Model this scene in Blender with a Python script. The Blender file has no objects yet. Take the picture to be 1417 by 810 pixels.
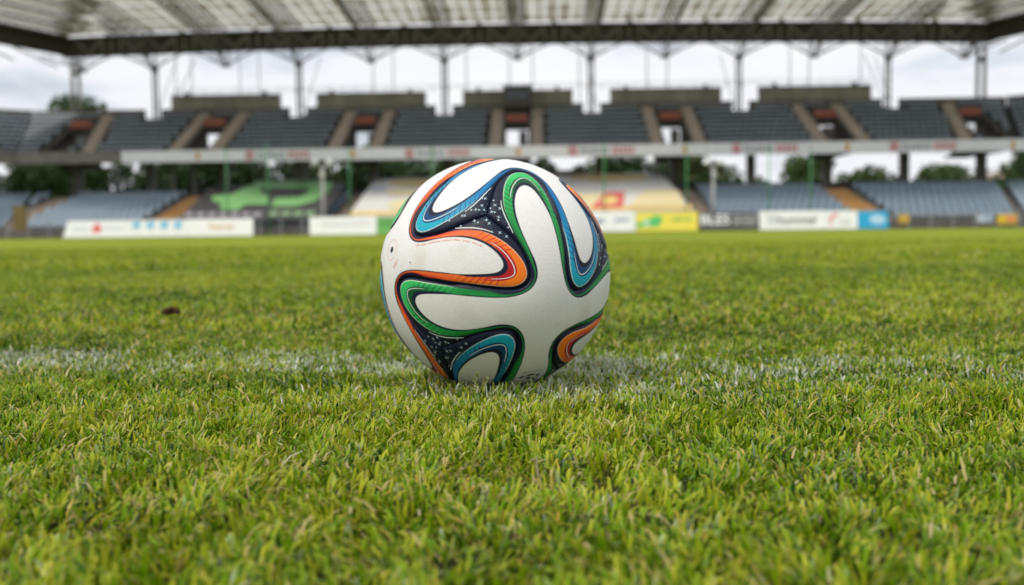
import bpy, math, random
import numpy as np
from mathutils import Matrix, Vector
R = math.radians
random.seed(7); rng = np.random.default_rng(7)
scene = bpy.context.scene
COL = scene.collection

# ---------------------------------------------------------------- camera
PITCH, ROLL = R(3.571), R(-0.65)
RC = Matrix.Rotation(R(90) - PITCH, 3, 'X') @ Matrix.Rotation(ROLL, 3, 'Z')
BALL_R = 0.11
BALL_CAM = Vector((-0.016102, 0.017698, -0.956391))      # ball centre seen from the camera
BALL_Z = 0.1105
CAM = Vector((0, 0, BALL_Z - (RC @ BALL_CAM).z))
BALL = CAM + RC @ BALL_CAM
cd = bpy.data.cameras.new('camera'); cam = bpy.data.objects.new('camera', cd); COL.objects.link(cam)
cam.matrix_world = Matrix.Translation(CAM) @ RC.to_4x4()
cd.sensor_width = 36; cd.lens = 35.01; cd.clip_start = 0.02; cd.clip_end = 3000
cd.dof.use_dof = True; cd.dof.focus_distance = 0.78; cd.dof.aperture_fstop = 5.5; cd.dof.aperture_blades = 9
scene.camera = cam

# ---------------------------------------------------------------- sky, sun, exposure
SUN_EL, SUN_AZ = R(54), R(222)          # azimuth clockwise from +Y: to the left, a little behind the camera
wd = bpy.data.worlds.new('World'); scene.world = wd; wd.use_nodes = True
nt = wd.node_tree; nt.nodes.clear()
N = nt.nodes.new; LK = nt.links.new
out = N('ShaderNodeOutputWorld'); bg = N('ShaderNodeBackground')
sky = N('ShaderNodeTexSky'); sky.sky_type = 'NISHITA'; sky.sun_disc = False
sky.sun_elevation = SUN_EL; sky.sun_rotation = SUN_AZ; sky.dust_density = 2.0
tc = N('ShaderNodeTexCoord'); mp = N('ShaderNodeMapping'); mp.inputs['Scale'].default_value = (1.6, 1.6, 6.0)
mp.inputs['Location'].default_value = (0.3, 2.2, 0.4)
n1 = N('ShaderNodeTexNoise'); n1.inputs['Scale'].default_value = 2.2; n1.inputs['Detail'].default_value = 6; n1.inputs['Roughness'].default_value = 0.55
rp = N('ShaderNodeValToRGB'); rp.color_ramp.elements[0].position = 0.24; rp.color_ramp.elements[1].position = 0.46
rc = N('ShaderNodeValToRGB'); rc.color_ramp.elements[0].position = 0.3; rc.color_ramp.elements[0].color = (7.6, 7.9, 8.5, 1)
rc.color_ramp.elements[1].position = 0.75; rc.color_ramp.elements[1].color = (9.2, 9.2, 9.3, 1)
mx = N('ShaderNodeMixRGB')
LK(tc.outputs['Generated'], mp.inputs['Vector']); LK(mp.outputs[0], n1.inputs['Vector'])
LK(n1.outputs['Fac'], rp.inputs[0]); LK(n1.outputs['Fac'], rc.inputs[0])
# sky slightly brighter overhead than at the horizon, tuned for the scene's light
sp = N('ShaderNodeSeparateXYZ'); LK(tc.outputs['Generated'], sp.inputs[0])
el = N('ShaderNodeMapRange'); el.inputs['From Min'].default_value = 0.0; el.inputs['From Max'].default_value = 1.0
el.inputs['To Min'].default_value = 1.0; el.inputs['To Max'].default_value = 1.25; LK(sp.outputs['Z'], el.inputs['Value'])
ov = N('ShaderNodeMixRGB'); ov.blend_type = 'MULTIPLY'; ov.inputs[0].default_value = 1.0
LK(rc.outputs[0], ov.inputs[1]); LK(el.outputs[0], ov.inputs[2])
LK(rp.outputs[0], mx.inputs[0]); LK(sky.outputs[0], mx.inputs[1]); LK(ov.outputs[0], mx.inputs[2])
LK(mx.outputs[0], bg.inputs['Color']); bg.inputs['Strength'].default_value = 0.070
LK(bg.outputs[0], out.inputs['Surface'])
sd = bpy.data.lights.new('sun', 'SUN'); sd.energy = 1.5; sd.angle = R(10); sd.color = (1.0, 0.95, 0.86)
sun = bpy.data.objects.new('sun', sd); COL.objects.link(sun)
sdir = Vector((math.sin(SUN_AZ) * math.cos(SUN_EL), math.cos(SUN_AZ) * math.cos(SUN_EL), math.sin(SUN_EL)))
sun.rotation_euler = sdir.to_track_quat('Z', 'Y').to_euler(); sun.location = (0, 0, 40)
scene.view_settings.view_transform = 'Standard'; scene.view_settings.look = 'None'
scene.view_settings.exposure = 0.62; scene.view_settings.gamma = 1.0
scene.render.engine = 'CYCLES'
scene.cycles.use_denoising = True
scene.cycles.max_bounces = 6; scene.cycles.transparent_max_bounces = 4
scene.cycles.caustics_reflective = False; scene.cycles.caustics_refractive = False

# ---------------------------------------------------------------- helpers
def ray(px, py):
    return RC @ Vector(((px - 708.5) / 1378.0, -(py - 405.0) / 1378.0, -1.0))
def at(px, py, Y):                       # where the sight line of a photo point meets the vertical plane y = Y
    d = ray(px, py); return CAM + d * (Y / d.y)
def X_at(px, py, Y): return at(px, py, Y).x

MATS = {}
def mat(name, col, rough=0.6, var=0.12, scale=6.0, bump=0.0, bscale=60.0, spec=0.4, metal=0.0, trans=0.0):
    if name in MATS: return MATS[name]
    m = bpy.data.materials.new(name); m.use_nodes = True; t = m.node_tree; b = t.nodes['Principled BSDF']
    b.inputs['Roughness'].default_value = rough; b.inputs['Metallic'].default_value = metal
    b.inputs['Specular IOR Level'].default_value = spec
    tc = t.nodes.new('ShaderNodeTexCoord'); n = t.nodes.new('ShaderNodeTexNoise')
    n.inputs['Scale'].default_value = scale; n.inputs['Detail'].default_value = 5
    t.links.new(tc.outputs['Object'], n.inputs['Vector'])
    r = t.nodes.new('ShaderNodeValToRGB')
    r.color_ramp.elements[0].position = 0.3; r.color_ramp.elements[1].position = 0.7
    r.color_ramp.elements[0].color = tuple(c * (1 - var) for c in col) + (1,)
    r.color_ramp.elements[1].color = tuple(min(1, c * (1 + var)) for c in col) + (1,)
    t.links.new(n.outputs['Fac'], r.inputs[0]); t.links.new(r.outputs[0], b.inputs['Base Color'])
    if bump:
        n2 = t.nodes.new('ShaderNodeTexNoise'); n2.inputs['Scale'].default_value = bscale
        t.links.new(tc.outputs['Object'], n2.inputs['Vector'])
        bp = t.nodes.new('ShaderNodeBump'); bp.inputs['Strength'].default_value = bump
        t.links.new(n2.outputs['Fac'], bp.inputs['Height']); t.links.new(bp.outputs[0], b.inputs['Normal'])
    if trans:
        tr = t.nodes.new('ShaderNodeBsdfTranslucent'); t.links.new(r.outputs[0], tr.inputs['Color'])
        ms = t.nodes.new('ShaderNodeMixShader'); ms.inputs[0].default_value = trans
        o = t.nodes['Material Output']
        t.links.new(b.outputs[0], ms.inputs[1]); t.links.new(tr.outputs[0], ms.inputs[2]); t.links.new(ms.outputs[0], o.inputs['Surface'])
    MATS[name] = m; return m

class MB:
    def __init__(s): s.v = []; s.f = []
    def box(s, x0, x1, y0, y1, z0, z1, M=None):
        b = len(s.v); p = [(x, y, z) for z in (z0, z1) for y in (y0, y1) for x in (x0, x1)]
        if M: p = [tuple(M @ Vector(q)) for q in p]
        s.v += p
        s.f += [tuple(b + i for i in q) for q in ((0, 2, 3, 1), (4, 5, 7, 6), (0, 1, 5, 4), (2, 6, 7, 3), (0, 4, 6, 2), (1, 3, 7, 5))]
        return s
    def hexa(s, p):                     # 8 points: bottom ring 4, top ring 4
        b = len(s.v); s.v += [tuple(q) for q in p]
        s.f += [tuple(b + i for i in q) for q in ((3, 2, 1, 0), (4, 5, 6, 7), (0, 1, 5, 4), (1, 2, 6, 5), (2, 3, 7, 6), (3, 0, 4, 7))]
        return s
    def bar(s, a, c, r, n=6, r2=None):
        a, c = Vector(a), Vector(c); d = (c - a).normalized(); r2 = r if r2 is None else r2
        u = d.orthogonal().normalized(); w = d.cross(u); b = len(s.v)
        for q, rr in ((a, r), (c, r2)):
            for k in range(n):
                t = 2 * math.pi * k / n; s.v.append(tuple(q + u * (rr * math.cos(t)) + w * (rr * math.sin(t))))
        for k in range(n):
            j = (k + 1) % n; s.f.append((b + k, b + j, b + n + j, b + n + k))
        s.f.append(tuple(b + k for k in reversed(range(n)))); s.f.append(tuple(b + n + k for k in range(n)))
        return s
    def poly(s, pts, nrm, th):          # a flat outline with thickness
        b = len(s.v); n = len(pts); nrm = Vector(nrm)
        s.v += [tuple(Vector(p)) for p in pts] + [tuple(Vector(p) + nrm * th) for p in pts]
        s.f.append(tuple(b + k for k in reversed(range(n)))); s.f.append(tuple(b + n + k for k in range(n)))
        for k in range(n):
            j = (k + 1) % n; s.f.append((b + k, b + j, b + n + j, b + n + k))
        return s
    def tf(s, M): s.v = [tuple(M @ Vector(q)) for q in s.v]; return s
    def add(s, o):
        b = len(s.v); s.v += o.v; s.f += [tuple(b + i for i in f) for f in o.f]; return s
    def mesh(s, name, m, smooth=False):
        me = bpy.data.meshes.new(name); me.from_pydata(s.v, [], s.f)
        if m: me.materials.append(m)
        if smooth: me.polygons.foreach_set('use_smooth', [True] * len(me.polygons))
        me.update(); return me
    def build(s, name, m, parent=None, smooth=False, kind=None, label=None):
        return link(name, s.mesh(name, m, smooth), parent, kind, label)

def link(name, data, parent=None, kind=None, label=None):
    o = bpy.data.objects.new(name, data); COL.objects.link(o)
    if parent is not None:
        o.parent = parent; o.matrix_parent_inverse = parent.matrix_basis.inverted()
    if kind: o['kind'] = kind
    if label: o['label'] = label
    return o
def thing(name, label, cat, loc=(0, 0, 0), group=None):
    o = bpy.data.objects.new(name, None); COL.objects.link(o); o.location = loc; o.empty_display_size = 0.2
    tag(o, label, cat, group); return o
def tag(o, label, cat, group=None):
    o['label'] = label; o['category'] = cat
    if group: o['group'] = group
    return o
_fonts = {}
def text_mesh(body, size, name, m, bold=False):
    cu = bpy.data.curves.new('t', 'FONT'); cu.body = body; cu.size = size; cu.extrude = 0.004; cu.align_x = 'CENTER'; cu.align_y = 'CENTER'
    cu.resolution_u = 3
    if bold: cu.offset = size * 0.02
    t = bpy.data.objects.new('t', cu); COL.objects.link(t)
    bpy.context.view_layer.update()
    me = bpy.data.meshes.new_from_object(t.evaluated_get(bpy.context.evaluated_depsgraph_get()))
    bpy.data.objects.remove(t); bpy.data.curves.remove(cu)
    me.name = name; me.materials.clear(); me.materials.append(m); return me
def np_mesh(name, verts, faces_flat, nper, m, attrs=None, smooth=True):
    me = bpy.data.meshes.new(name); nf = len(faces_flat) // nper
    me.vertices.add(len(verts)); me.vertices.foreach_set('co', np.asarray(verts, np.float32).ravel())
    me.loops.add(len(faces_flat)); me.loops.foreach_set('vertex_index', np.asarray(faces_flat, np.int32))
    me.polygons.add(nf); me.polygons.foreach_set('loop_start', np.arange(0, nf * nper, nper, dtype=np.int32))
    if smooth: me.polygons.foreach_set('use_smooth', np.ones(nf, bool))
    me.update(calc_edges=True); me.validate()
    for k, v in (attrs or {}).items():
        a = me.attributes.new(k, 'FLOAT', 'POINT'); a.data.foreach_set('value', np.asarray(v, np.float32))
    if m: me.materials.append(m)
    return me

# ================================================================ GROUND
def ground_material():
    m = bpy.data.materials.new('turf'); m.use_nodes = True; t = m.node_tree; b = t.nodes['Principled BSDF']
    g = t.nodes.new('ShaderNodeNewGeometry')
    n = t.nodes.new('ShaderNodeTexNoise'); n.inputs['Scale'].default_value = 1.3; n.inputs['Detail'].default_value = 8; n.inputs['Roughness'].default_value = 0.7
    n2 = t.nodes.new('ShaderNodeTexNoise'); n2.inputs['Scale'].default_value = 45; n2.inputs['Detail'].default_value = 6
    mxn = t.nodes.new('ShaderNodeMath'); mxn.operation = 'MULTIPLY_ADD'; mxn.inputs[1].default_value = 0.5
    hf = t.nodes.new('ShaderNodeMath'); hf.operation = 'MULTIPLY'; hf.inputs[1].default_value = 0.5
    t.links.new(g.outputs['Position'], n.inputs['Vector']); t.links.new(g.outputs['Position'], n2.inputs['Vector'])
    t.links.new(n2.outputs['Fac'], hf.inputs[0]); t.links.new(n.outputs['Fac'], mxn.inputs[0]); t.links.new(hf.outputs[0], mxn.inputs[2])
    r = t.nodes.new('ShaderNodeValToRGB'); e = r.color_ramp.elements
    e[0].position = 0.34; e[0].color = (0.075, 0.115, 0.012, 1); e[1].position = 0.68; e[1].color = (0.20, 0.235, 0.03, 1)
    t.links.new(mxn.outputs[0], r.inputs[0]); t.links.new(r.outputs[0], b.inputs['Base Color'])
    bp = t.nodes.new('ShaderNodeBump'); bp.inputs['Strength'].default_value = 0.6; bp.inputs['Distance'].default_value = 0.02
    t.links.new(n2.outputs['Fac'], bp.inputs['Height']); t.links.new(bp.outputs[0], b.inputs['Normal'])
    b.inputs['Roughness'].default_value = 0.8; b.inputs['Specular IOR Level'].default_value = 0.15
    return m
M_TURF = ground_material()
M_SOIL = mat('soil', (0.05, 0.042, 0.018), 0.9, 0.4, 60, 0.8, 200, 0.1)
pts = [(-400, -300), (400, -300), (400, 600), (-400, 600)]
g = MB(); g.v = [(x, y, -0.06) for x, y in pts]; g.f = [(0, 1, 2, 3)]
g.build('ground', mat('ground_earth', (0.09, 0.10, 0.04), 0.9, 0.3, 0.3), kind='structure')
# the pitch: soil close to the camera (blades grow from it), a closed sward further off
NX0 = 14.0
def pitch_sheet():
    m = MB(); m.v = [(-60, -40, 0), (60, -40, 0), (60, 54.6, 0), (-60, 54.6, 0)]; m.f = [(0, 1, 2, 3)]
    return m
pm = bpy.data.materials.new('pitch'); pm.use_nodes = True
t = pm.node_tree; b = t.nodes['Principled BSDF']
src = M_TURF.node_tree
def copy_turf(t, b):
    g = t.nodes.new('ShaderNodeNewGeometry')
    n = t.nodes.new('ShaderNodeTexNoise'); n.inputs['Scale'].default_value = 0.9; n.inputs['Detail'].default_value = 9; n.inputs['Roughness'].default_value = 0.75
    t.links.new(g.outputs['Position'], n.inputs['Vector'])
    r = t.nodes.new('ShaderNodeValToRGB'); e = r.color_ramp.elements
    e[0].position = 0.32; e[0].color = (0.13, 0.185, 0.008, 1); e[1].position = 0.7; e[1].color = (0.27, 0.305, 0.022, 1)
    t.links.new(n.outputs['Fac'], r.inputs[0])
    # bare earth shows only where single blades are modelled in front of the lens
    s = t.nodes.new('ShaderNodeSeparateXYZ'); t.links.new(g.outputs['Position'], s.inputs[0])
    mr = t.nodes.new('ShaderNodeMapRange'); mr.inputs['From Min'].default_value = 2.5; mr.inputs['From Max'].default_value = 7.0
    t.links.new(s.outputs['Y'], mr.inputs['Value'])
    mx = t.nodes.new('ShaderNodeMixRGB'); mx.inputs[1].default_value = (0.032, 0.034, 0.010, 1)
    t.links.new(mr.outputs[0], mx.inputs[0]); t.links.new(r.outputs[0], mx.inputs[2]); t.links.new(mx.outputs[0], b.inputs['Base Color'])
    n2 = t.nodes.new('ShaderNodeTexNoise'); n2.inputs['Scale'].default_value = 70; n2.inputs['Detail'].default_value = 4
    t.links.new(g.outputs['Position'], n2.inputs['Vector'])
    bp = t.nodes.new('ShaderNodeBump'); bp.inputs['Strength'].default_value = 0.5; bp.inputs['Distance'].default_value = 0.02
    t.links.new(n2.outputs['Fac'], bp.inputs['Height']); t.links.new(bp.outputs[0], b.inputs['Normal'])
    b.inputs['Roughness'].default_value = 0.85; b.inputs['Specular IOR Level'].default_value = 0.1
copy_turf(t, b)
pitch_sheet().build('pitch', pm, kind='structure')
m = MB(); m.box(-60, 60, 54.604, 58.0, -0.055, 0.02)
m.build('track', mat('track_tarmac', (0.16, 0.13, 0.11), 0.9, 0.15, 2.0), kind='structure')

# ================================================================ GRANDSTAND
M_CONC = mat('concrete', (0.20, 0.185, 0.165), 0.85, 0.22, 1.2)
M_CONCD = mat('dark_concrete', (0.13, 0.12, 0.105), 0.9, 0.25, 1.0)
M_STEP = mat('stair_concrete', (0.36, 0.29, 0.225), 0.9, 0.15, 2.0)
M_STEPU = mat('upper_stair_concrete', (0.36, 0.305, 0.25), 0.9, 0.15, 2.0)
M_STEPO = mat('ochre_stair_paint', (0.52, 0.32, 0.13), 0.8, 0.18, 2.0)
M_STEEL = mat('grey_steel', (0.20, 0.19, 0.175), 0.5, 0.15, 3.0, metal=0.1)
M_DARK = mat('dark_cladding', (0.075, 0.068, 0.058), 0.7, 0.25, 2.0)
M_WHITE = mat('white_paint', (0.80, 0.81, 0.85), 0.5, 0.05, 3.0)
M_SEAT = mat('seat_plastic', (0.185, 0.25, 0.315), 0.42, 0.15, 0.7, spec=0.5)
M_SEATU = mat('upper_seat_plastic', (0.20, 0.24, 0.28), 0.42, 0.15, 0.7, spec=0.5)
M_TERR = mat('terrace_concrete_shaded', (0.045, 0.043, 0.041), 0.9, 0.2, 1.0)  # near-black concrete: the shade between seat rows is put into its colour
M_ROOFP = mat('roof_sheet', (0.68, 0.665, 0.61), 0.5, 0.08, 0.8, trans=0.58)
M_RED = mat('brick_red_sign', (0.30, 0.085, 0.05), 0.6, 0.15, 4.0)
M_PANEL = mat('parapet_panel', (0.25, 0.23, 0.195), 0.85, 0.18, 1.0)

BAY = 10.8; X0 = 0.35
VOM = [-30.9] + [X0 + BAY * k for k in range(-2, 3)] + [32.0]
COLX = [X0 + BAY * (k + 0.5) for k in range(-3, 3)]
stand = thing('grandstand', 'two-tier concrete grandstand with grey seats and translucent roof behind the pitch', 'grandstand', (0, 66, 0))

# ---- seat shape (about 28 triangles): pan, curved back
def seat_mb():
    m = MB(); prof = [(-0.22, 0.34), (-0.20, 0.37), (-0.02, 0.34), (0.10, 0.38), (0.14, 0.53), (0.105, 0.54), (0.06, 0.41), (-0.03, 0.30), (-0.20, 0.32)]
    w0, w1 = -0.20, 0.20; n = len(prof)
    m.v = [(w0, y, z) for y, z in prof] + [(w1, y, z) for y, z in prof]
    for k in range(n):
        j = (k + 1) % n; m.f.append((k, j, n + j, n + k))
    m.f.append(tuple(reversed(range(n)))); m.f.append(tuple(range(n, 2 * n)))
    m.box(-0.03, 0.03, -0.02, 0.06, 0.0, 0.33)
    return m
SEAT = seat_mb()
SEAT_V = np.array(SEAT.v)
class SeatBlock:
    def __init__(s): s.v = []; s.f = []; s.n = 0
    def put(s, x, y, z, ang=0.0):
        c, sn = math.cos(ang), math.sin(ang)
        p = SEAT_V.copy(); q = p.copy(); q[:, 0] = p[:, 0] * c - p[:, 1] * sn + x; q[:, 1] = p[:, 0] * sn + p[:, 1] * c + y; q[:, 2] += z
        b = s.n; s.v += q.tolist(); s.f += [tuple(b + i for i in f) for f in SEAT.f]; s.n += len(p)
    def build(s, name, m, parent):
        me = bpy.data.meshes.new(name); me.from_pydata(s.v, [], s.f); me.materials.append(m)
        return link(name, me, parent, 'stuff')

WA = R(35); TW = math.tan(WA / 2)
def wing_M(side, Xc, Yc):        # local s along the wing (outward), local depth measured back from Yc
    return Matrix.Translation((side * Xc, Yc, 0)) @ Matrix.Rotation(-side * WA, 4, 'Z')

# ---- lower tier
LR, LY0, LD, LZ0, LRISE = 12, 58.6, 0.78, 0.40, 0.196
LYB = LY0 + LR * LD
LXC = 33.0
LSTAIRS = [(-30.6, 1.5, M_STEP), (-21.2, 1.7, M_STEPO), (-10.0, 1.3, M_STEP), (0.6, 1.3, M_STEP), (11.5, 1.4, M_STEP), (21.6, 1.7, M_STEPO)]
lt = MB(); seat_sites = []
for i in range(LR):
    y0, y1, z = LY0 + i * LD, LY0 + (i + 1) * LD, LZ0 + i * LRISE
    xe0, xe1 = LXC - (LYB - y0) * TW, LXC - (LYB - y1) * TW
    lt.hexa([(-xe0, y0, z - 0.4), (xe0, y0, z - 0.4), (xe1, y1, z - 0.4), (-xe1, y1, z - 0.4), (-xe0, y0, z), (xe0, y0, z), (xe1, y1, z), (-xe1, y1, z)])
    xx = -xe0 + 0.35
    while xx < xe0 - 0.3:
        if all(abs(xx - sx) > w / 2 + 0.26 for sx, w, _ in LSTAIRS): seat_sites.append((i, xx, y0 + 0.42, z))
        xx += 0.5
lt.build('lower_terrace', M_CONC, stand)
for sx, w, mm in LSTAIRS:
    s = MB()
    for i in range(LR * 2):
        y0 = LY0 - 0.02 + i * LD / 2; z = LZ0 + 0.02 + i * LRISE / 2
        s.box(sx - w / 2, sx + w / 2, y0, y0 + LD / 2, z - 0.25, z + 0.012)
        s.box(sx - w / 2 + 0.002, sx + w / 2 - 0.002, y0 - 0.02, y0 + 0.04, z + 0.008, z + 0.03)
    s.build('stairway', mm, stand)
fw = MB(); xe = LXC - (LYB - LY0) * TW
fw.box(-xe, xe, LY0 - 0.35, LY0 - 0.03, 0, LZ0 + 0.08)
fw.build('front_wall', M_CONCD, stand)
rl = MB()
for k in range(int(2 * xe / 1.25)):
    x = -xe + 0.6 + k * 1.25
    rl.box(x - 0.035, x + 0.035, LY0 - 0.72, LY0 - 0.65, 0, 1.05)
for z in (0.35, 0.7, 1.02): rl.bar((-xe, LY0 - 0.685, z), (xe, LY0 - 0.685, z), 0.022)
rl.build('front_railing', mat('galvanised', (0.34, 0.36, 0.37), 0.4, 0.1, 5, metal=0.3), stand)
# seats: the nearest three hundred singly, the rest massed
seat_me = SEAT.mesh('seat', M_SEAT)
single = sorted([s for s in seat_sites if 12.4 < s[1] < 30.2], key=lambda s: (s[0], s[1]))[:300]
sset = set(single)
for (i, x, y, z) in single:
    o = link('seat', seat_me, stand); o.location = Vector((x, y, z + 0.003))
sb = SeatBlock()
for s in seat_sites:
    if s not in sset: sb.put(s[1], s[2], s[3] + 0.003)
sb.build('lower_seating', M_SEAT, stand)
# lower corner wings
for side in (-1, 1):
    M = wing_M(side, LXC, LYB); m = MB(); sb = SeatBlock()
    for i in range(LR):
        d0, d1, z = -(LR - i) * LD, -(LR - i - 1) * LD, LZ0 + i * LRISE
        a0, a1 = -d0 * TW, -d1 * TW
        q = [(a0, d0), (14, d0), (14, d1), (a1, d1)]
        if side < 0: q = [(-x, y) for x, y in q][::-1]
        m.hexa([tuple(M @ Vector((x, y, z - 0.4))) for x, y in q] + [tuple(M @ Vector((x, y, z))) for x, y in q])
        s0 = -d0 * TW + 0.14
        while s0 < 13.7:
            p = M @ Vector((side * s0, d0 + 0.42, z)); 
            if not (3.3 < s0 < 5.2): sb.put(p.x, p.y, p.z + 0.003, -side * WA)
            s0 += 0.5
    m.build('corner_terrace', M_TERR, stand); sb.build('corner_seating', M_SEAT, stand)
    s = MB()
    for i in range(LR * 2):
        y0 = -LR * LD - 0.02 + i * LD / 2; z = LZ0 + 0.02 + i * LRISE / 2
        s.box(side * 4.25 - 0.7, side * 4.25 + 0.7, y0, y0 + LD / 2, z - 0.25, z + 0.012)
    s.tf(M).build('stairway', M_CONCD, stand)
    w = MB(); 
    xa, xb = sorted((side * (LR * LD * TW), side * 14))
    w.box(xa, xb, -LR * LD - 0.3, -LR * LD - 0.03, 0, LZ0 + 0.3); w.tf(M).build('front_wall', M_CONCD, stand)

# ---- upper tier
UR, UY0, UD, UZ0, URISE = 9, 66.4, 0.8, 5.50, 0.385
UYB = UY0 + UR * UD; UXC = 35.6; CUT = 0.80; CUTROW = 6
USTAIRS = [(-28.45, -29.9), (29.85, 31.3)] + [(v + sx, v + sx) for v in VOM[1:-1] for sx in (-1.42, 1.42)]     # x at the front, x at the back
def stair_x(a, b_, i): return a + (b_ - a) * (i + 0.5) / UR
ut = MB(); sbu = SeatBlock()
edges = []
for i in range(UR):
    y0, y1, z = UY0 + i * UD, UY0 + (i + 1) * UD, UZ0 + i * URISE
    xe0, xe1 = UXC - (UYB - y0) * TW, UXC - (UYB - y1) * TW
    cuts = VOM if i < CUTROW else []
    xs = [None] + [c for v in cuts for c in (v - CUT, v + CUT)] + [None]
    for k in range(0, len(xs), 2):
        a, c = xs[k], xs[k + 1]
        l0, l1 = (-xe0, -xe1) if a is None else (a, a); r0, r1 = (xe0, xe1) if c is None else (c, c)
        ut.hexa([(l0, y0, z - 0.5), (r0, y0, z - 0.5), (r1, y1, z - 0.5), (l1, y1, z - 0.5), (l0, y0, z), (r0, y0, z), (r1, y1, z), (l1, y1, z)])
    x = -xe0 + 0.14
    while x < xe0 - 0.1:
        nv = min(VOM, key=lambda v: abs(v - x)); d = abs(x - nv)
        ok = all(abs(x - stair_x(sa, sb_, i)) > 0.66 for sa, sb_ in USTAIRS) and (d > CUT + 0.36 or i > CUTROW + 1)
        cx = min(COLX, key=lambda v: abs(v - x))
        if i >= 7 and abs(cx - x) < 0.75: ok = False
        if ok: sbu.put(x, y0 + 0.45, z + 0.003)
        x += 0.5
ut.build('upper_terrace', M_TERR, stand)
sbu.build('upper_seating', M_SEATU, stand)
for sa, sb_ in USTAIRS:
    s = MB()
    for i in range(UR * 2):
        y0 = UY0 + i * UD / 2; z = UZ0 + i * URISE / 2; xx = sa + (sb_ - sa) * i / (2 * UR - 1)
        s.box(xx - 0.40, xx + 0.40, y0, y0 + UD / 2, z - 0.2, z + 0.212)
    s.build('stairway', M_STEPU, stand)
for v in VOM:
    p = MB()
    for sx in (-1, 1):
        for i in range(CUTROW + 1):
            y0 = UY0 + i * UD; z = UZ0 + i * URISE
            p.box(v + sx * (CUT + 0.1) - 0.1, v + sx * (CUT + 0.1) + 0.1, y0, y0 + UD, UZ0 - 0.45, z + 0.16)
    p.box(v - CUT, v + CUT, UY0, UYB, UZ0 - 0.5, UZ0 - 0.35)
    p.box(v - CUT, v + CUT, UY0 + CUTROW * UD - 0.12, UY0 + CUTROW * UD - 0.01, UZ0 + 2.30, UZ0 + 2.95)
    o = p.build('entrance_portal', M_CONCD, stand)
    q = MB(); q.box(v - 0.74, v + 0.74, UY0 + CUTROW * UD - 0.20, UY0 + CUTROW * UD - 0.125, UZ0 + 2.34, UZ0 + 2.80)
    q.build('sign_panel', M_RED, o)
# fascia and its banner
fx = UXC - (UYB - UY0) * TW
f = MB(); f.box(-fx, fx, UY0 - 0.42, UY0 - 0.004, 4.95, 5.71); f.build('fascia_beam', M_CONC, stand)
bx0, bx1 = -25.9, fx
f = MB()
f.box(bx0, bx1, UY0 - 0.46, UY0 - 0.424, 4.93, 5.69)
ban = f.build('fascia_banner', M_WHITE, stand)
M_PR = mat('print_red', (0.60, 0.30, 0.31), 0.6, 0.1); M_PG = mat('print_grey', (0.25, 0.28, 0.33), 0.6, 0.1); M_PO = mat('print_ochre', (0.62, 0.36, 0.08), 0.6, 0.1)
yb = UY0 - 0.475
for px in (345, 567, 792, 1015, 1228):
    x = X_at(px, 210, UY0)
    if not bx0 < x < bx1 - 5: continue
    q = MB(); q.box(x - 0.28, x + 0.28, yb, yb + 0.012, 5.0, 5.61); q.box(x + 0.02, x + 0.2, yb - 0.004, yb + 0.002, 5.15, 5.5); q.build('emblem', M_PR, ban)
    q = MB()
    for k in range(7): q.box(x + 0.5 + k * 0.27, x + 0.68 + k * 0.27, yb, yb + 0.012, 5.12 + 0.05 * (k % 2), 5.50 - 0.04 * (k % 3))
    q.build('lettering', M_PG, ban)
    q = MB()
    for k in range(5): q.box(x + 2.55 + k * 0.30, x + 2.79 + k * 0.30, yb, yb + 0.012, 5.08, 5.54)
    q.build('lettering', M_PR, ban)
for px in (272, 489, 717, 945, 1165, 1387):
    x = X_at(px, 210, UY0)
    if not bx0 < x < bx1: continue
    q = MB(); q.poly([(x - 0.2, yb, 5.31), (x, yb, 4.98), (x + 0.2, yb, 5.31), (x, yb, 5.64)], (0, 1, 0), 0.012); q.build('emblem', M_PO, ban)
# upper corner wings
for side in (-1, 1):
    M = wing_M(side, UXC, UYB); m = MB(); sb = SeatBlock(); VS = 1.0
    for i in range(UR):
        d0, d1, z = -(UR - i) * UD, -(UR - i - 1) * UD, UZ0 + i * URISE
        a0, a1 = -d0 * TW, -d1 * TW
        def slab(s0, s1, t1, t0):
            q = [(s0, d0), (s1, d0), (t1, d1), (t0, d1)]
            if side < 0: q = [(-x, y) for x, y in q][::-1]
            m.hexa([tuple(M @ Vector((x, y, z - 0.5))) for x, y in q] + [tuple(M @ Vector((x, y, z))) for x, y in q])
        slab(a0, 14, 14, a1)
        s0 = a0 + 0.14
        while s0 < 13.7:
            if not (3.0 < s0 < 4.3):
                p = M @ Vector((side * s0, d0 + 0.45, z)); sb.put(p.x, p.y, p.z + 0.003, -side * WA)
            s0 += 0.5
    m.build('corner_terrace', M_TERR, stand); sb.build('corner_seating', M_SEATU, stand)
    s = MB()
    for i in range(UR * 2):
        y0 = -UR * UD + i * UD / 2; z = UZ0 + i * URISE / 2
        xa, xb = sorted((side * 3.15, side * 4.1)); s.box(xa, xb, y0, y0 + UD / 2, z - 0.2, z + 0.212)
    s.tf(M).build('stairway', M_STEP, stand)
    f = MB(); xa, xb = sorted((side * UR * UD * TW, side * 14)); f.box(xa, xb, -UR * UD - 0.42, -UR * UD - 0.004, 4.95, 5.71)
    f.tf(M).build('fascia_beam', M_CONC, stand)
    if side > 0:
        f = MB(); f.box(xa, xb, -UR * UD - 0.46, -UR * UD - 0.424, 4.93, 5.69); f.tf(M).build('fascia_banner', M_WHITE, stand)
    f = MB(); xa, xb = sorted((side * 0.05, side * 14)); f.box(xa, xb, 0.0, 0.25, 8.3, 9.42); f.tf(M).build('low_parapet', M_CONCD, stand)
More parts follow.
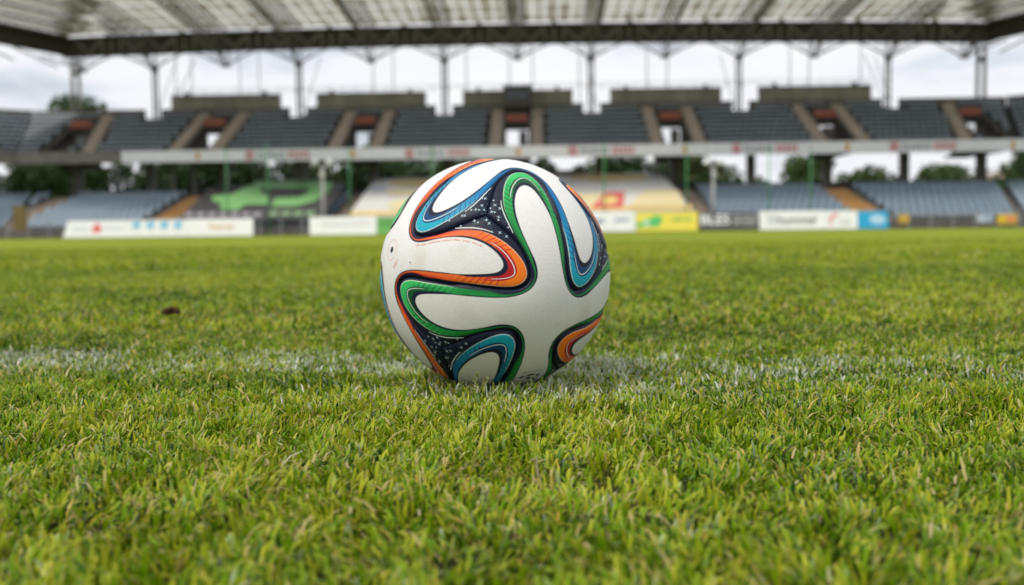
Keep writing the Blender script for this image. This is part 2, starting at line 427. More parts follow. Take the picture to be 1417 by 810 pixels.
# rear parapet: low wall with notches at the columns, taller panelled blocks between
lp = MB()
lim = [-UXC] + [c for x in COLX for c in (x - 0.62, x + 0.62)] + [UXC]
for k in range(0, len(lim), 2): lp.box(lim[k], lim[k + 1], UYB, UYB + 0.25, 8.35, 9.38)
lp.build('low_parapet', M_CONCD, stand)
nb = MB()
for x in COLX: nb.box(x - 0.62, x + 0.62, UYB + 0.002, UYB + 0.245, 8.0, 8.45)
nb.build('column_footing', M_CONC, stand)
for k in range(5):
    a, c = COLX[k] + 1.38, COLX[k + 1] - 1.38
    wall = MB(); wall.box(a, c, UYB + 0.03, UYB + 0.6, 9.40, 10.32); w = wall.build('parapet_block', M_CONCD, stand)
    n = 7; pw = (c - a) / n
    for j in range(n):
        q = MB(); q.box(a + j * pw + 0.02, a + (j + 1) * pw - 0.02, UYB - 0.03, UYB + 0.026, 9.36, 10.27); q.build('wall_panel', M_PANEL, w)
    q = MB(); q.box(a - 0.03, c + 0.03, UYB - 0.06, UYB + 0.63, 10.322, 10.38); q.build('coping', M_DARK, w)
    for fx_ in (0.14, 0.86):
        q = MB(); xx = a + (c - a) * fx_; q.box(xx - 0.14, xx + 0.14, UYB + 0.1, UYB + 0.4, 10.384, 10.60); q.build('floodlight', M_DARK, w)
cb = MB(); cb.box(X0 - 0.95, X0 + 0.95, UYB - 1.6, UYB - 0.07, 8.95, 10.40); cb.box(X0 - 1.05, X0 + 1.05, UYB - 1.7, UYB - 0.065, 10.40, 10.5)
o = cb.build('control_booth', M_DARK, stand)
q = MB(); q.box(X0 - 0.8, X0 + 0.8, UYB - 1.63, UYB - 1.602, 9.5, 10.2); q.build('booth_window', mat('dark_glass', (0.03, 0.035, 0.04), 0.1, 0.1, spec=0.6), o)
rl = MB()
for z in (10.65, 10.9): rl.bar((COLX[0] + 1.4, UYB + 0.5, z), (COLX[-1] - 1.4, UYB + 0.5, z), 0.018, 5)
for k in range(46):
    x = COLX[0] + 1.5 + k * (COLX[-1] - COLX[0] - 3) / 45; rl.bar((x, UYB + 0.5, 10.3), (x, UYB + 0.5, 10.9), 0.018, 5)
rl.build('parapet_railing', M_STEEL, stand)

# concourse under the upper tier: floor, rear kerb wall, pillars
cf = MB(); cf.box(-40, 40, LYB, UYB + 2.5, 2.0, 2.5); cf.build('concourse_floor', M_CONCD, stand)
cw = MB(); cw.box(-34, 34, UYB + 2.0, UYB + 2.25, 2.5, 3.5); cw.build('concourse_wall', M_CONCD, stand)
for k, x in enumerate(np.arange(-32.0, 33, 5.4) + X0):
    q = MB(); q.box(x - 0.28, x + 0.28, 71.6, 72.2, 2.5, 7.2); q.box(x - 0.34, x + 0.34, 71.5, 72.3, 2.5, 2.7); q.build('pillar', M_CONC, stand)
for px in (232, 262, 360, 405, 420, 690, 905, 925):
    x = X_at(px, 235, 69.5); q = MB(); q.box(x - 0.14, x + 0.14, 69.4, 69.65, 2.5, 5.9); q.build('post', M_CONC, stand)
# ---- columns and roof
ZN, ZG0, ZG1, YG = 12.95, 14.0, 15.12, 73.2
ZN_, ZG0_ = ZN, ZG0
def camber(x): return -0.22 - 0.0004 * x * x          # the roof sags gently towards both ends
def column(x, y, r, dbl=False):
    ZN, ZG0 = ZN_ + camber(x), ZG0_ + camber(x)
    c = MB()
    if dbl:
        c.bar((x - 0.26, y, 7.0), (x - 0.26, y, ZG0 - 0.1), r, 10); c.bar((x + 0.26, y, 7.0), (x + 0.26, y, ZG0 - 0.1), r, 10)
        for k in range(1): c.bar((x - 0.26, y, 8.4 + k * 0.8), (x + 0.26, y, 8.9 + k * 0.8), 0.04)
    else:
        c.bar((x - 0.16, y, 8.1), (x - 0.16, y, ZN), r, 10); c.bar((x + 0.16, y, 8.1), (x + 0.16, y, ZN), r, 10)
        for k in range(7): c.bar((x - 0.16, y, 8.9 + k * 0.6), (x + 0.16, y, 9.1 + k * 0.6), 0.035)
    o = c.build('column', M_STEEL, stand, True)
    q = MB(); q.bar((x, y, ZN - 0.25), (x, y, ZN + 0.05), 0.14, 8, 0.36); q.build('column_head', M_STEEL, o)
    q = MB(); q.bar((x, y, 8.0), (x, y, 8.75), 0.36, 10, 0.26); q.build('column_base', M_WHITE, o)
for x in COLX: column(x, 74.25, 0.085)
column(-32.7, 74.35, 0.13, True); column(34.1, 74.35, 0.13, True)
SLOPE = 0.08
YR = 72.6
def zr(y): return 15.3 + SLOPE * (YR - y)
gx0, gx1 = -32.7, 34.1; TR = 0.65
def truss(x, name='roof_truss'):
    t = MB(); lim_y = YG - max(0, (min(x - gx0, gx1 - x))) / TR
    a0 = (x, YG + 0.9, ZN); zb = lambda y: ZN + 0.3 + 0.9 * (YG + 0.9 - y) / 6 if y > YG - 5 else 14.1 + SLOPE * (YG - 5 - y)
    top = lambda y, s: Vector((x + s * 0.62, y, zr(y) - 0.12))
    ys = [YG + 0.9 - 1.15 * k for k in range(17)]
    bot = [Vector((x, y, zb(y))) for y in ys]; bot[0] = Vector(a0)
    for k in range(16):
        if ys[k + 1] < lim_y: break
        t.bar(bot[k], bot[k + 1], 0.07, 5)
        for s in (-1, 1):
            p, q = top(ys[k], s), top(ys[k + 1], s)
            t.bar(p, q, 0.05, 5); t.bar(bot[k], q, 0.025, 4); t.bar(bot[k], p, 0.025, 4); t.bar(bot[k + 1], (p + q) / 2, 0.018, 4)
        t.bar(top(ys[k], -1), top(ys[k + 1], 1), 0.018, 4)
    # fan struts from the low node up to the girder
    for s in (-1, 1):
        p0 = Vector((x, YG + 0.9, ZN)); p1 = Vector((x + s * 1.15, YG + 0.6, ZN + 0.52)); p2 = Vector((x + s * 2.25, YG + 0.3, ZG0 - 0.10)); p3 = Vector((x + s * 2.7, YG + 0.1, ZG0 - 0.04))
        t.bar(p0, p1, 0.07, 5); t.bar(p1, p2, 0.06, 5); t.bar(p2, p3, 0.06, 5)
        t.bar(p1, (x + s * 1.0, YG, ZG0), 0.03, 4); t.bar(p0, (x + s * 0.5, YG, ZG0), 0.03, 4); t.bar(p2, (x + s * 1.7, YG, ZG0), 0.03, 4)
    for q_ in range(-5, 6): t.bar((x + q_ * 0.1, YG + 0.9, ZN + abs(q_) * 0.04), (x + q_ * 0.24, YG, ZG0), 0.018, 4)
    t.box(x - 0.3, x + 0.3, YG + 0.75, YG + 1.05, ZN - 0.08, ZN + 0.06)
    t.tf(Matrix.Translation((0, 0, camber(x))))
    return t.build(name, mat('truss_steel', (0.135, 0.125, 0.112), 0.55, 0.15), stand)
for j in range(-6, 7): truss(X0 + 5.4 * j)
gx0, gx1 = -32.7, 34.1
gd = MB(); NSEG = 24; gxs = np.linspace(gx0 - 0.3, gx1 + 0.3, NSEG + 1)
def beam(m, xa, xb, y0, y1, z0, z1):
    ca, cb_ = camber(xa), camber(xb); m.hexa([(xa, y0, z0 + ca), (xb, y0, z0 + cb_), (xb, y1, z0 + cb_), (xa, y1, z0 + ca), (xa, y0, z1 + ca), (xb, y0, z1 + cb_), (xb, y1, z1 + cb_), (xa, y1, z1 + ca)])
for k in range(NSEG):
    xa, xb = gxs[k], gxs[k + 1]
    beam(gd, xa, xb, YG + 0.1, YG + 0.5, ZG0, ZG1); beam(gd, xa, xb, YG - 0.35, YG + 0.6, ZG1 + 0.003, ZG1 + 0.12); beam(gd, xa, xb, YG - 0.25, YG + 0.55, ZG0 - 0.1, ZG0 - 0.003)
gd = gd.build('roof_girder', M_DARK, stand)
for j in range(-6, 6):
    xa = X0 + 5.4 * j
    for a, c in ((0, 1), (2, 1), (2, 2), (2.7, 2.7), (3.4, 3.4), (3.4, 4.4), (5.4, 4.4)):
        q = MB(); q.bar((xa + a, YG - 0.1, ZG1 - 0.02), (xa + c, YG - 0.1, ZG0 + 0.02), 0.075, 4); q.tf(Matrix.Translation((0, 0, camber(xa + a)))); q.build('diagonal', mat('girder_steel', (0.24, 0.222, 0.198), 0.6, 0.15), gd)
    q = MB(); q.box(xa + 2.55, xa + 2.85, YG - 0.7, YG - 0.4, ZG1 + 0.0, ZG1 + 0.55); q.tf(Matrix.Translation((0, 0, camber(xa + 2.7)))); q.build('floodlight', M_DARK, gd)
# roof sheets on purlins
ROWS = 8; TR = 0.65; PW, PD = 0.9, 2.1
pr = MB(); nrm = 0
ncol = int((gx1 - gx0) / PW)
for r in range(ROWS + 1):
    y = YR - r * PD; ex = np.linspace(gx0 + TR * r * PD, gx1 - TR * r * PD, 25)
    for k in range(24): beam(pr, ex[k], ex[k + 1], y - 0.09, y + 0.09, zr(y) + 0.002, zr(y) + 0.028)
for c in range(ncol + 1):
    x = gx0 + c * PW
    for r in range(ROWS):
        if not gx0 + TR * r * PD < x < gx1 - TR * r * PD: continue
        y1, y0 = YR - r * PD, YR - (r + 1) * PD
        c_ = camber(x); a0, a1 = zr(y0) + c_, zr(y1) + c_
        pr.hexa([(x - 0.055, y0 + 0.095, a0), (x + 0.055, y0 + 0.095, a0), (x + 0.055, y1 - 0.095, a1), (x - 0.055, y1 - 0.095, a1),
                 (x - 0.055, y0 + 0.095, a0 + 0.025), (x + 0.055, y0 + 0.095, a0 + 0.025), (x + 0.055, y1 - 0.095, a1 + 0.025), (x - 0.055, y1 - 0.095, a1 + 0.025)])
roof = pr.build('roof', mat('clear_rib', (0.93, 0.93, 0.92), 0.4, 0.03, trans=0.85), stand)
M_RP = [M_ROOFP, mat('roof_sheet_dull', (0.60, 0.575, 0.50), 0.5, 0.10, 0.8, trans=0.55), mat('roof_sheet_clear', (0.74, 0.73, 0.69), 0.5, 0.08, 0.8, trans=0.6)]
def sheet_mesh(mm):
    q = MB(); y0, y1 = -PD + 0.10, -0.10
    q.hexa([(0.06, y0, -SLOPE * y0), (PW - 0.06, y0, -SLOPE * y0), (PW - 0.06, y1, -SLOPE * y1), (0.06, y1, -SLOPE * y1),
            (0.06, y0, -SLOPE * y0 + 0.025), (PW - 0.06, y0, -SLOPE * y0 + 0.025), (PW - 0.06, y1, -SLOPE * y1 + 0.025), (0.06, y1, -SLOPE * y1 + 0.025)])
    return q
SH = [sheet_mesh(0).mesh('roof_sheet', mm) for mm in M_RP]
rest = MB()
for r in range(ROWS):
    for c in range(ncol):
        x, y = gx0 + c * PW, YR - r * PD
        if x < gx0 + TR * (r * PD) - PW or x + PW > gx1 - TR * (r * PD) + PW: continue
        if r < 4 and abs(x / (y)) < 0.62:
            o = link('roof_sheet', random.choices(SH, (5, 3, 4))[0], roof); o.location = (x, y, zr(y) + camber(x + PW / 2))
        else:
            rest.add(sheet_mesh(0).tf(Matrix.Translation((x, y, zr(y) + camber(x + PW / 2)))))
rest.build('roof_sheeting', M_ROOFP, roof, kind='stuff')
# roof returns at both ends
for side, gx in ((-1, gx0), (1, gx1)):
    M = Matrix.Translation((gx, YG, camber(gx))) @ Matrix.Rotation(-side * R(66), 4, 'Z')
    L = 16; g = MB(); xa, xb = sorted((side * -0.35, side * L))
    g.box(xa, xb, 0.1, 0.5, ZG0 + 0.02, ZG1 + 0.02); g.box(xa, xb, -0.35, 0.6, ZG1 + 0.023, ZG1 + 0.14); g.tf(M)
    g.build('roof_girder', M_DARK, stand)
    s = MB(); p = MB()
    for c in range(17):
        for r in range(6):
            x = side * (c * PW + 0.3) - (PW if side < 0 else 0); y = -0.5 - r * PD
            if c * PW + 0.9 < TR * r * PD: continue
            s.add(sheet_mesh(0).tf(M @ Matrix.Translation((x, y, 15.36 + SLOPE * r * PD))))
    s.build('corner_roof_sheeting', M_ROOFP, stand, kind='stuff')
    for r in range(7):
        y = -0.5 - r * PD; xa, xb = sorted((side * (0.3 + TR * r * PD), side * (L + 2))); p.box(xa, xb, y - 0.05, y + 0.05, 15.2 + SLOPE * r * PD, 15.34 + SLOPE * r * PD)
    for c in range(18):
        x = side * (c * PW + 0.3); e_ = min(13, max(0.6, (c * PW + 0.3) / TR)); p.bar((x, -0.5, 15.3), (x, -e_, 15.3 + SLOPE * (e_ - .5)), 0.03, 4)
    for k in range(4):
        x0 = side * (0.6 + 3.6 * k)
        for j in range(6): p.bar((x0 + side * 0.6 * j, 0.4, 13.1 + 0.15 * j), (x0 + side * 0.6 * (j + 1), 0.4, 13.1 + 0.15 * (j + 1)), 0.06, 5)
    p.tf(M).build('corner_roof_frame', M_STEEL, stand)
# slim posts, stays and downpipes at the back of the stand
for px in (232, 255, 323, 350, 510, 538, 640, 700, 732, 797, 890, 918, 1086, 1112, 1182):
    x = X_at(px, 110, 75.0); q = MB(); q.bar((x, 75.2, 8.2), (x, 75.2, 14.0), 0.045, 6); q.build('rear_post', mat('pale_galvanised', (0.42, 0.44, 0.46), 0.4, 0.1), stand)
for pa, pb in ((236, 210), (262, 228), (437, 415), (805, 822), (990, 1010), (1186, 1216), (1200, 1222)):
    a, c = at(pa, 78, 74.6), at(pb, 150, 74.6); q = MB(); q.bar(a, c, 0.03, 5); q.build('stay_rod', M_STEEL, stand)
stand.rotation_euler = (0, 0, R(-1.7))          # the stand is not quite square to the lens: its left end is further off

# ================================================================ BANNERS OVER THE LOWER SEATS
TA = Vector((0, LY0 - 0.1, LZ0 + 0.75)); TBk = Vector((0, LYB - 0.2, LZ0 + (LR - 1) * LRISE + 0.95))
TN = (TBk - TA).cross(Vector((1, 0, 0))).normalized(); TN = TN if TN.z > 0 else -TN
def tarp_pt(px, py, lift=0.0):
    d = ray(px, py); k = (TA - CAM).dot(TN) / d.dot(TN); return CAM + d * k + TN * lift
TARPS = []
def tarp(name, quad, mm, label, cat, lift):
    n1, n2 = 30, 10; a, b_, c, d = [tarp_pt(x, y) for x, y in quad]     # bl, br, tr, tl
    v = []; f = []
    for j in range(n2 + 1):
        for i in range(n1 + 1):
            u, w = i / n1, j / n2
            p = (a * (1 - u) + b_ * u) * (1 - w) + (d * (1 - u) + c * u) * w
            p = p + TN * (lift + 0.02 * math.sin(u * 40 + w * 9) * math.sin(w * 21))
            v.append(tuple(p))
    k = len(v); v += [tuple(Vector(q) - TN * 0.03) for q in v]
    W1 = n1 + 1
    for j in range(n2):
        for i in range(n1):
            q = (j * W1 + i, j * W1 + i + 1, (j + 1) * W1 + i + 1, (j + 1) * W1 + i); f.append(q); f.append(tuple(k + t for t in reversed(q)))
    rim = [i for i in range(W1)] + [j * W1 + n1 for j in range(1, n2 + 1)] + [n2 * W1 + i for i in range(n1 - 1, -1, -1)] + [j * W1 for j in range(n2 - 1, 0, -1)]
    for i in range(len(rim)):
        p, q = rim[i], rim[(i + 1) % len(rim)]; f.append((p, k + p, k + q, q))
    m = MB(); m.v, m.f = v, f
    root = thing(name, label, cat, tuple((a + b_) / 2)); m.build('sheet', mm, root, True); TARPS.append(root); return root
def tprint(name, pts, mm, root, lift=0.06):
    q = MB(); q.poly([tarp_pt(x, y, lift) for x, y in pts], TN, 0.006); return q.build(name, mm, root)
M_TB = mat('black_tarpaulin', (0.045, 0.04, 0.043), 0.6, 0.2, 1.0); M_TG = mat('print_green', (0.19, 0.42, 0.15), 0.6, 0.06)
M_TW = mat('white_tarpaulin', (0.66, 0.65, 0.62), 0.6, 0.06, 0.8); M_TY = mat('print_yellow', (0.74, 0.54, 0.18), 0.6, 0.08)
M_TYP = mat('print_pale_yellow', (0.72, 0.62, 0.36), 0.6, 0.08); M_TR = mat('print_scarlet', (0.62, 0.10, 0.11), 0.6, 0.08)
tb = tarp('banner', [(249, 304), (452, 301), (478, 254), (287, 258)], M_TB, 'black sheet banner with a large green emblem covering seats of the lower tier', 'banner', 0.02)
tprint('emblem', [(291, 272), (318, 270), (345, 257), (362, 258), (358, 266), (372, 274), (371, 284), (340, 284), (330, 292), (304, 291), (306, 283), (292, 279)], M_TG, tb)
tprint('emblem', [(345, 256), (352, 250), (440, 250), (460, 254), (455, 266), (436, 280), (410, 287), (376, 287), (380, 275), (414, 274), (424, 268), (428, 262), (362, 262)], M_TG, tb, 0.062)
for k in range(7): tprint('lettering', [(256 + k * 16, 301), (267 + k * 16, 301), (269 + k * 16, 295), (258 + k * 16, 295)], mat('print_silver', (0.33, 0.30, 0.34), 0.6, 0.1), tb)
for k in range(4): tprint('lettering', [(374 + k * 17, 300), (386 + k * 17, 300), (389 + k * 17, 293), (377 + k * 17, 293)], mat('print_dull_green', (0.2, 0.33, 0.17), 0.6, 0.1), tb)
tw = tarp('banner', [(484, 301), (964, 292), (912, 240), (517, 248)], M_TW, 'white and yellow advertising banner covering seats behind the ball', 'banner', 0.02)
tprint('stripe', [(486, 299.5), (962, 291), (959, 285), (489, 294)], M_TY, tw)
def oval(cx, cy, rx, ry, n=20): return [(cx + rx * math.cos(2 * math.pi * k / n), cy - ry * math.sin(2 * math.pi * k / n)) for k in range(n)]
tprint('patch', oval(842, 247, 56, 5.5), M_TY, tw); tprint('patch', oval(590, 254, 54, 5), M_TY, tw)
tprint('patch', [(768, 292), (868, 291), (866, 268), (790, 270)], M_TYP, tw, 0.058)
tprint('patch', [(822, 290), (866, 289), (865, 267), (838, 268)], M_TR, tw, 0.066); tprint('patch', oval(846, 279, 12, 6), M_TY, tw, 0.075)
tprint('patch', [(872, 289), (950, 287), (938, 264), (890, 266)], M_TYP, tw, 0.06)
tprint('patch', oval(565, 284, 25, 7), M_TYP, tw, 0.06); tprint('patch', oval(560, 268, 24, 4), M_TYP, tw, 0.06)
tprint('lettering', [(512, 266), (532, 265.5), (534, 260), (514, 260.5)], mat('print_pale_blue', (0.42, 0.46, 0.56), 0.6, 0.1), tw)

SQ = Matrix.Translation((0, 66, 0)) @ Matrix.Rotation(R(-1.7), 4, 'Z') @ Matrix.Translation((0, -66, 0))
for r_ in TARPS: r_.matrix_basis = SQ @ r_.matrix_basis
# ================================================================ PERIMETER BOARDS
YB = 54.0
M_BW = mat('board_white', (0.86, 0.86, 0.88), 0.45, 0.03, 2.0); M_BACK = mat('board_back', (0.12, 0.12, 0.12), 0.7, 0.1)
def board(px0, px1, ytop, label, mm, Y=YB, slant=0.0, z0=0.03):
    a, c = X_at(px0, 315, Y), X_at(px1, 315, Y); h = at((px0 + px1) / 2, ytop, Y).z
    root = thing('advertising_board', label, 'board', ((a + c) / 2, Y, 0), 'advertising boards along the far touchline')
    m = MB(); m.hexa([(a - slant, Y, z0), (c, Y, z0), (c, Y + 0.06, z0), (a - slant, Y + 0.06, z0), (a, Y + 0.10, h), (c, Y + 0.10, h), (c, Y + 0.16, h), (a, Y + 0.16, h)])
    m.build('panel', mm, root)
    n = max(2, int((c - a) / 1.5) + 1)
    for k in range(n):
        x = a + 0.1 + (c - a - 0.2) * k / (n - 1); q = MB(); q.bar((x, Y + 0.14, h * 0.85), (x, Y + 0.62, 0.01), 0.025, 5); q.bar((x, Y + 0.07, 0.02), (x, Y + 0.64, 0.02), 0.025, 5); q.build('prop', M_BACK, root)
    def P(px, py, lift=0.012):
        p = at(px, py, Y); p.y = Y + 0.10 * max(0, min(1, (p.z - z0) / (h - z0))) - lift; return p
    def prn(pts, mm2, name='emblem', lift=0.012):
        q = MB(); q.poly([P(x, y, lift) for x, y in pts], (0, 1, 0), 0.006); return q.build(name, mm2, root)
    def txt(s, pxc, pyc, hpx, wpx, mm2, bold=True):
        me = text_mesh(s, 1.0, 'lettering', mm2, bold)
        co = np.empty(len(me.vertices) * 3, np.float32); me.vertices.foreach_get('co', co); co = co.reshape(-1, 3)
        w = np.ptp(co[:, 0]); hh = np.ptp(co[:, 1]); co[:, 0] -= (co[:, 0].max() + co[:, 0].min()) / 2; co[:, 1] -= (co[:, 1].max() + co[:, 1].min()) / 2
        sc = Y / 1378; co[:, 0] *= wpx * sc / w; co[:, 1] *= hpx * sc / hh
        me.vertices.foreach_set('co', co.ravel())
        o = link('lettering', me, root); p = P(pxc, pyc, 0.014); o.rotation_euler = (R(90) - math.atan2(0.10, h - z0), 0, 0); o.location = p; return o
    return prn, txt
C_ = lambda n, c: mat(n, c, 0.5, 0.05)
P_RED, P_BLUE, P_ORG, P_NAVY, P_GREEN, P_GREY = C_('ink_red', (0.72, 0.16, 0.15)), C_('ink_blue', (0.16, 0.50, 0.74)), C_('ink_orange', (0.80, 0.50, 0.30)), C_('ink_navy', (0.16, 0.18, 0.40)), C_('ink_green', (0.10, 0.52, 0.16)), C_('ink_grey', (0.42, 0.43, 0.46))
prn, txt = board(93, 174.5, 306, 'white board with a red flame emblem at the far end of the row', M_BW, slant=0.25)
prn([(127, 322), (138, 322), (141, 316), (136, 311), (134, 307.5), (131, 311), (127, 316)], P_RED); 
txt('ENEA', 112, 317, 6, 22, C_('ink_pale', (0.66, 0.68, 0.74))); txt('POWER', 157, 316, 6, 26, C_('ink_pale', (0.66, 0.68, 0.74)))
prn, txt = board(175, 257.5, 305, 'white board with four light blue squares along it', M_BW)
for k in range(4): 
    x = 182 + k * 19.2; prn([(x, 316 - k * .1), (x + 11, 316 - k * .1), (x + 12, 307 - k * .1), (x + 2, 307 - k * .1)], P_BLUE)
    prn([(x, 321 - k * .2), (x + 13, 321 - k * .2), (x + 13, 319.5 - k * .2), (x, 319.5 - k * .2)], C_('ink_pale_orange', (0.75, 0.66, 0.58)), 'lettering')
prn, txt = board(258, 350, 303, 'white board with pale orange lettering ending by the gap', M_BW)
txt('Ferrat', 306, 313.5, 9, 34, P_ORG)
prn, txt = board(428, 521, 300, 'small plain white board with faint grey lettering, standing alone left of the ball', M_BW)
txt('WODNIK SPORT', 478, 310, 6, 70, C_('ink_faint', (0.66, 0.66, 0.72)), False)
prn, txt = board(522, 600, 301, 'green board with dark green lettering, half hidden by the ball', C_('board_green', (0.17, 0.44, 0.12)))
txt('STAL', 537, 310, 7, 22, C_('ink_dark_green', (0.05, 0.24, 0.06)))
prn, txt = board(770, 879.5, 294, 'white board with navy lettering beside the ball', M_BW)
txt('MEL', 831, 306, 6, 14, P_NAVY); txt('JACH', 860, 305, 7, 20, P_NAVY)
prn, txt = board(880.5, 966, 293.5, 'bright yellow board with a green map shape and green lettering', C_('board_yellow', (0.84, 0.70, 0.10)))
prn([(881, 315), (911, 314), (917, 304), (914, 298), (905, 299), (899, 303), (893, 303), (888, 308), (881, 309)], P_GREEN); prn(oval(895, 309, 5, 5), C_('ink_mint', (0.45, 0.68, 0.5)), lift=0.02)
txt('ZIELONA', 944, 303.5, 5, 28, P_GREEN)
prn, txt = board(968, 1049, 294, 'black board with bold white letters and two lines of small print', C_('board_black', (0.07, 0.07, 0.075)))
txt('BLES', 990, 304, 14, 40, M_BW); 
for yy in (299.5, 305, 310): txt('SPORT SERVICE', 1031, yy, 3.2, 33, M_BW, False)
prn, txt = board(1051.5, 1143, 292, 'white board with slim black lettering and chevron marks', M_BW)
txt('hummel', 1103, 304, 12, 52, C_('ink_black', (0.04, 0.04, 0.05)), False)
for k in range(2): prn([(1061 + k * 7, 311), (1064 + k * 7, 311), (1069 + k * 7, 304), (1064 + k * 7, 297), (1061 + k * 7, 297), (1066 + k * 7, 304)], P_GREY)
prn, txt = board(1143.6, 1187, 292, 'white board with a red ring emblem next to the blue board', M_BW)
prn([(1149, 311), (1152, 311), (1152, 303), (1156, 299), (1161, 299), (1161, 296), (1154, 296), (1149, 301)], P_RED); txt('Cafe', 1169, 307, 6, 17, P_GREY, False)
prn, txt = board(1187.6, 1229.5, 292.5, 'bright blue board with white lettering at the end of the row', C_('board_blue', (0.02, 0.36, 0.66)))
prn(oval(1215, 304, 11, 8), C_('ink_sky', (0.25, 0.55, 0.80))); txt('WODA', 1214, 304, 6, 20, M_BW)
# small boxes standing by the track at the far side
def small_sign(px0, px1, y0, y1, mm, label, Y=56.4, stripe=None):
    a, c = X_at(px0, 305, Y), X_at(px1, 305, Y); z1 = at(px0, y0, Y).z; z0 = at(px0, y1, Y).z
    r = thing('sign_stand', label, 'sign', ((a + c) / 2, Y, 0)); q = MB(); q.box(a, c, Y, Y + 0.12, z0, z1); q.build('panel', mm, r)
    q = MB(); q.box(a + 0.05, a + 0.11, Y + 0.03, Y + 0.09, 0.02, z0); q.box(c - 0.11, c - 0.05, Y + 0.03, Y + 0.09, 0.02, z0); q.build('leg_frame', M_BACK, r)
    if stripe:
        q = MB(); q.box(a + (c - a) * 0.45, c - 0.08, Y - 0.012, Y - 0.003, z0 + (z1 - z0) * 0.3, z0 + (z1 - z0) * 0.7); q.build('lettering', stripe, r)
small_sign(1244, 1258, 297, 309, C_('sign_ochre', (0.58, 0.38, 0.05)), 'small ochre sign past the end of the blue board')
small_sign(1353, 1374, 298, 308, C_('sign_pale', (0.50, 0.56, 0.62)), 'small pale grey sign below the corner stairway', stripe=C_('ink_steel', (0.2, 0.35, 0.5)))
small_sign(1381, 1407, 297, 310, C_('sign_yellow', (0.72, 0.50, 0.03)), 'yellow sign with red lettering in the far corner', stripe=P_RED)
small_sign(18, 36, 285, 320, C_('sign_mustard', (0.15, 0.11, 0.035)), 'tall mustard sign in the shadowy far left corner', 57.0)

# ================================================================ POLES
M_PG2 = mat('green_pole_paint', (0.06, 0.24, 0.09), 0.5, 0.1)
def pole(px, ytop, label, Y=56.0):
    x = X_at(px, 260, Y); z = at(px, ytop, Y).z
    r = thing('net_pole', label, 'pole', (x, Y, 0), 'green ball net poles'); q = MB(); q.bar((x, Y, 0.02), (x, Y, z), 0.045, 8, 0.038); q.build('shaft', M_PG2, r, True)
    q = MB(); q.bar((x, Y, z), (x, Y, z + 0.06), 0.055, 8); q.build('end_cap', M_PG2, r); q = MB(); q.box(x - 0.16, x + 0.16, Y - 0.16, Y + 0.16, 0.021, 0.06); q.build('foot_plate', M_PG2, r)
for px, yt, lb in ((314, 205, 'green net pole at the near end of the black banner, by its lettering'), (371, 200, 'green net pole in front of the middle of the black banner emblem'), (484, 205, 'green net pole between the black and the white banner'),
                   (599, 205, 'green net pole half hidden behind the ball, left side'), (836, 200, 'green net pole in front of the red patch on the white banner'), (950, 205, 'green net pole at the lower corner of the white and yellow banner'),
                   (1064, 205, 'green net pole behind the white board with chevrons'), (1122, 205, 'green net pole nearest the right-hand ochre stairway')):
    pole(px, yt, lb)
def lamp(px, label):
    Y = 57.2; x = X_at(px, 260, Y); z = at(px, 232, Y).z
    r = thing('lamp_post', label, 'lamp post', (x, Y, 0), 'grey lamp posts by the track'); mm = mat('lamp_post_grey', (0.40, 0.40, 0.39), 0.5, 0.1)
    q = MB(); q.bar((x, Y, 0.02), (x, Y, z), 0.11, 8, 0.08); q.build('post', mm, r, True)
    for s in (-1, 1):
        q = MB(); q.bar((x, Y, z - 0.02), (x + s * 0.34, Y, z + 0.22), 0.035, 6); q.build('arm', mm, r)
        q = MB(); q.bar((x + s * 0.30, Y - 0.06, z + 0.2), (x + s * 0.46, Y - 0.16, z + 0.36), 0.10, 8, 0.19); q.build('lamp_head', M_BW, r)
    q = MB(); q.bar((x, Y - 0.04, z - 0.35), (x, Y - 0.22, z - 0.42), 0.08, 8, 0.18); q.build('lamp_head', M_BW, r)
lamp(447, 'grey lamp post in front of the black banner'); lamp(987, 'grey lamp post beside the yellow banner, right of it')

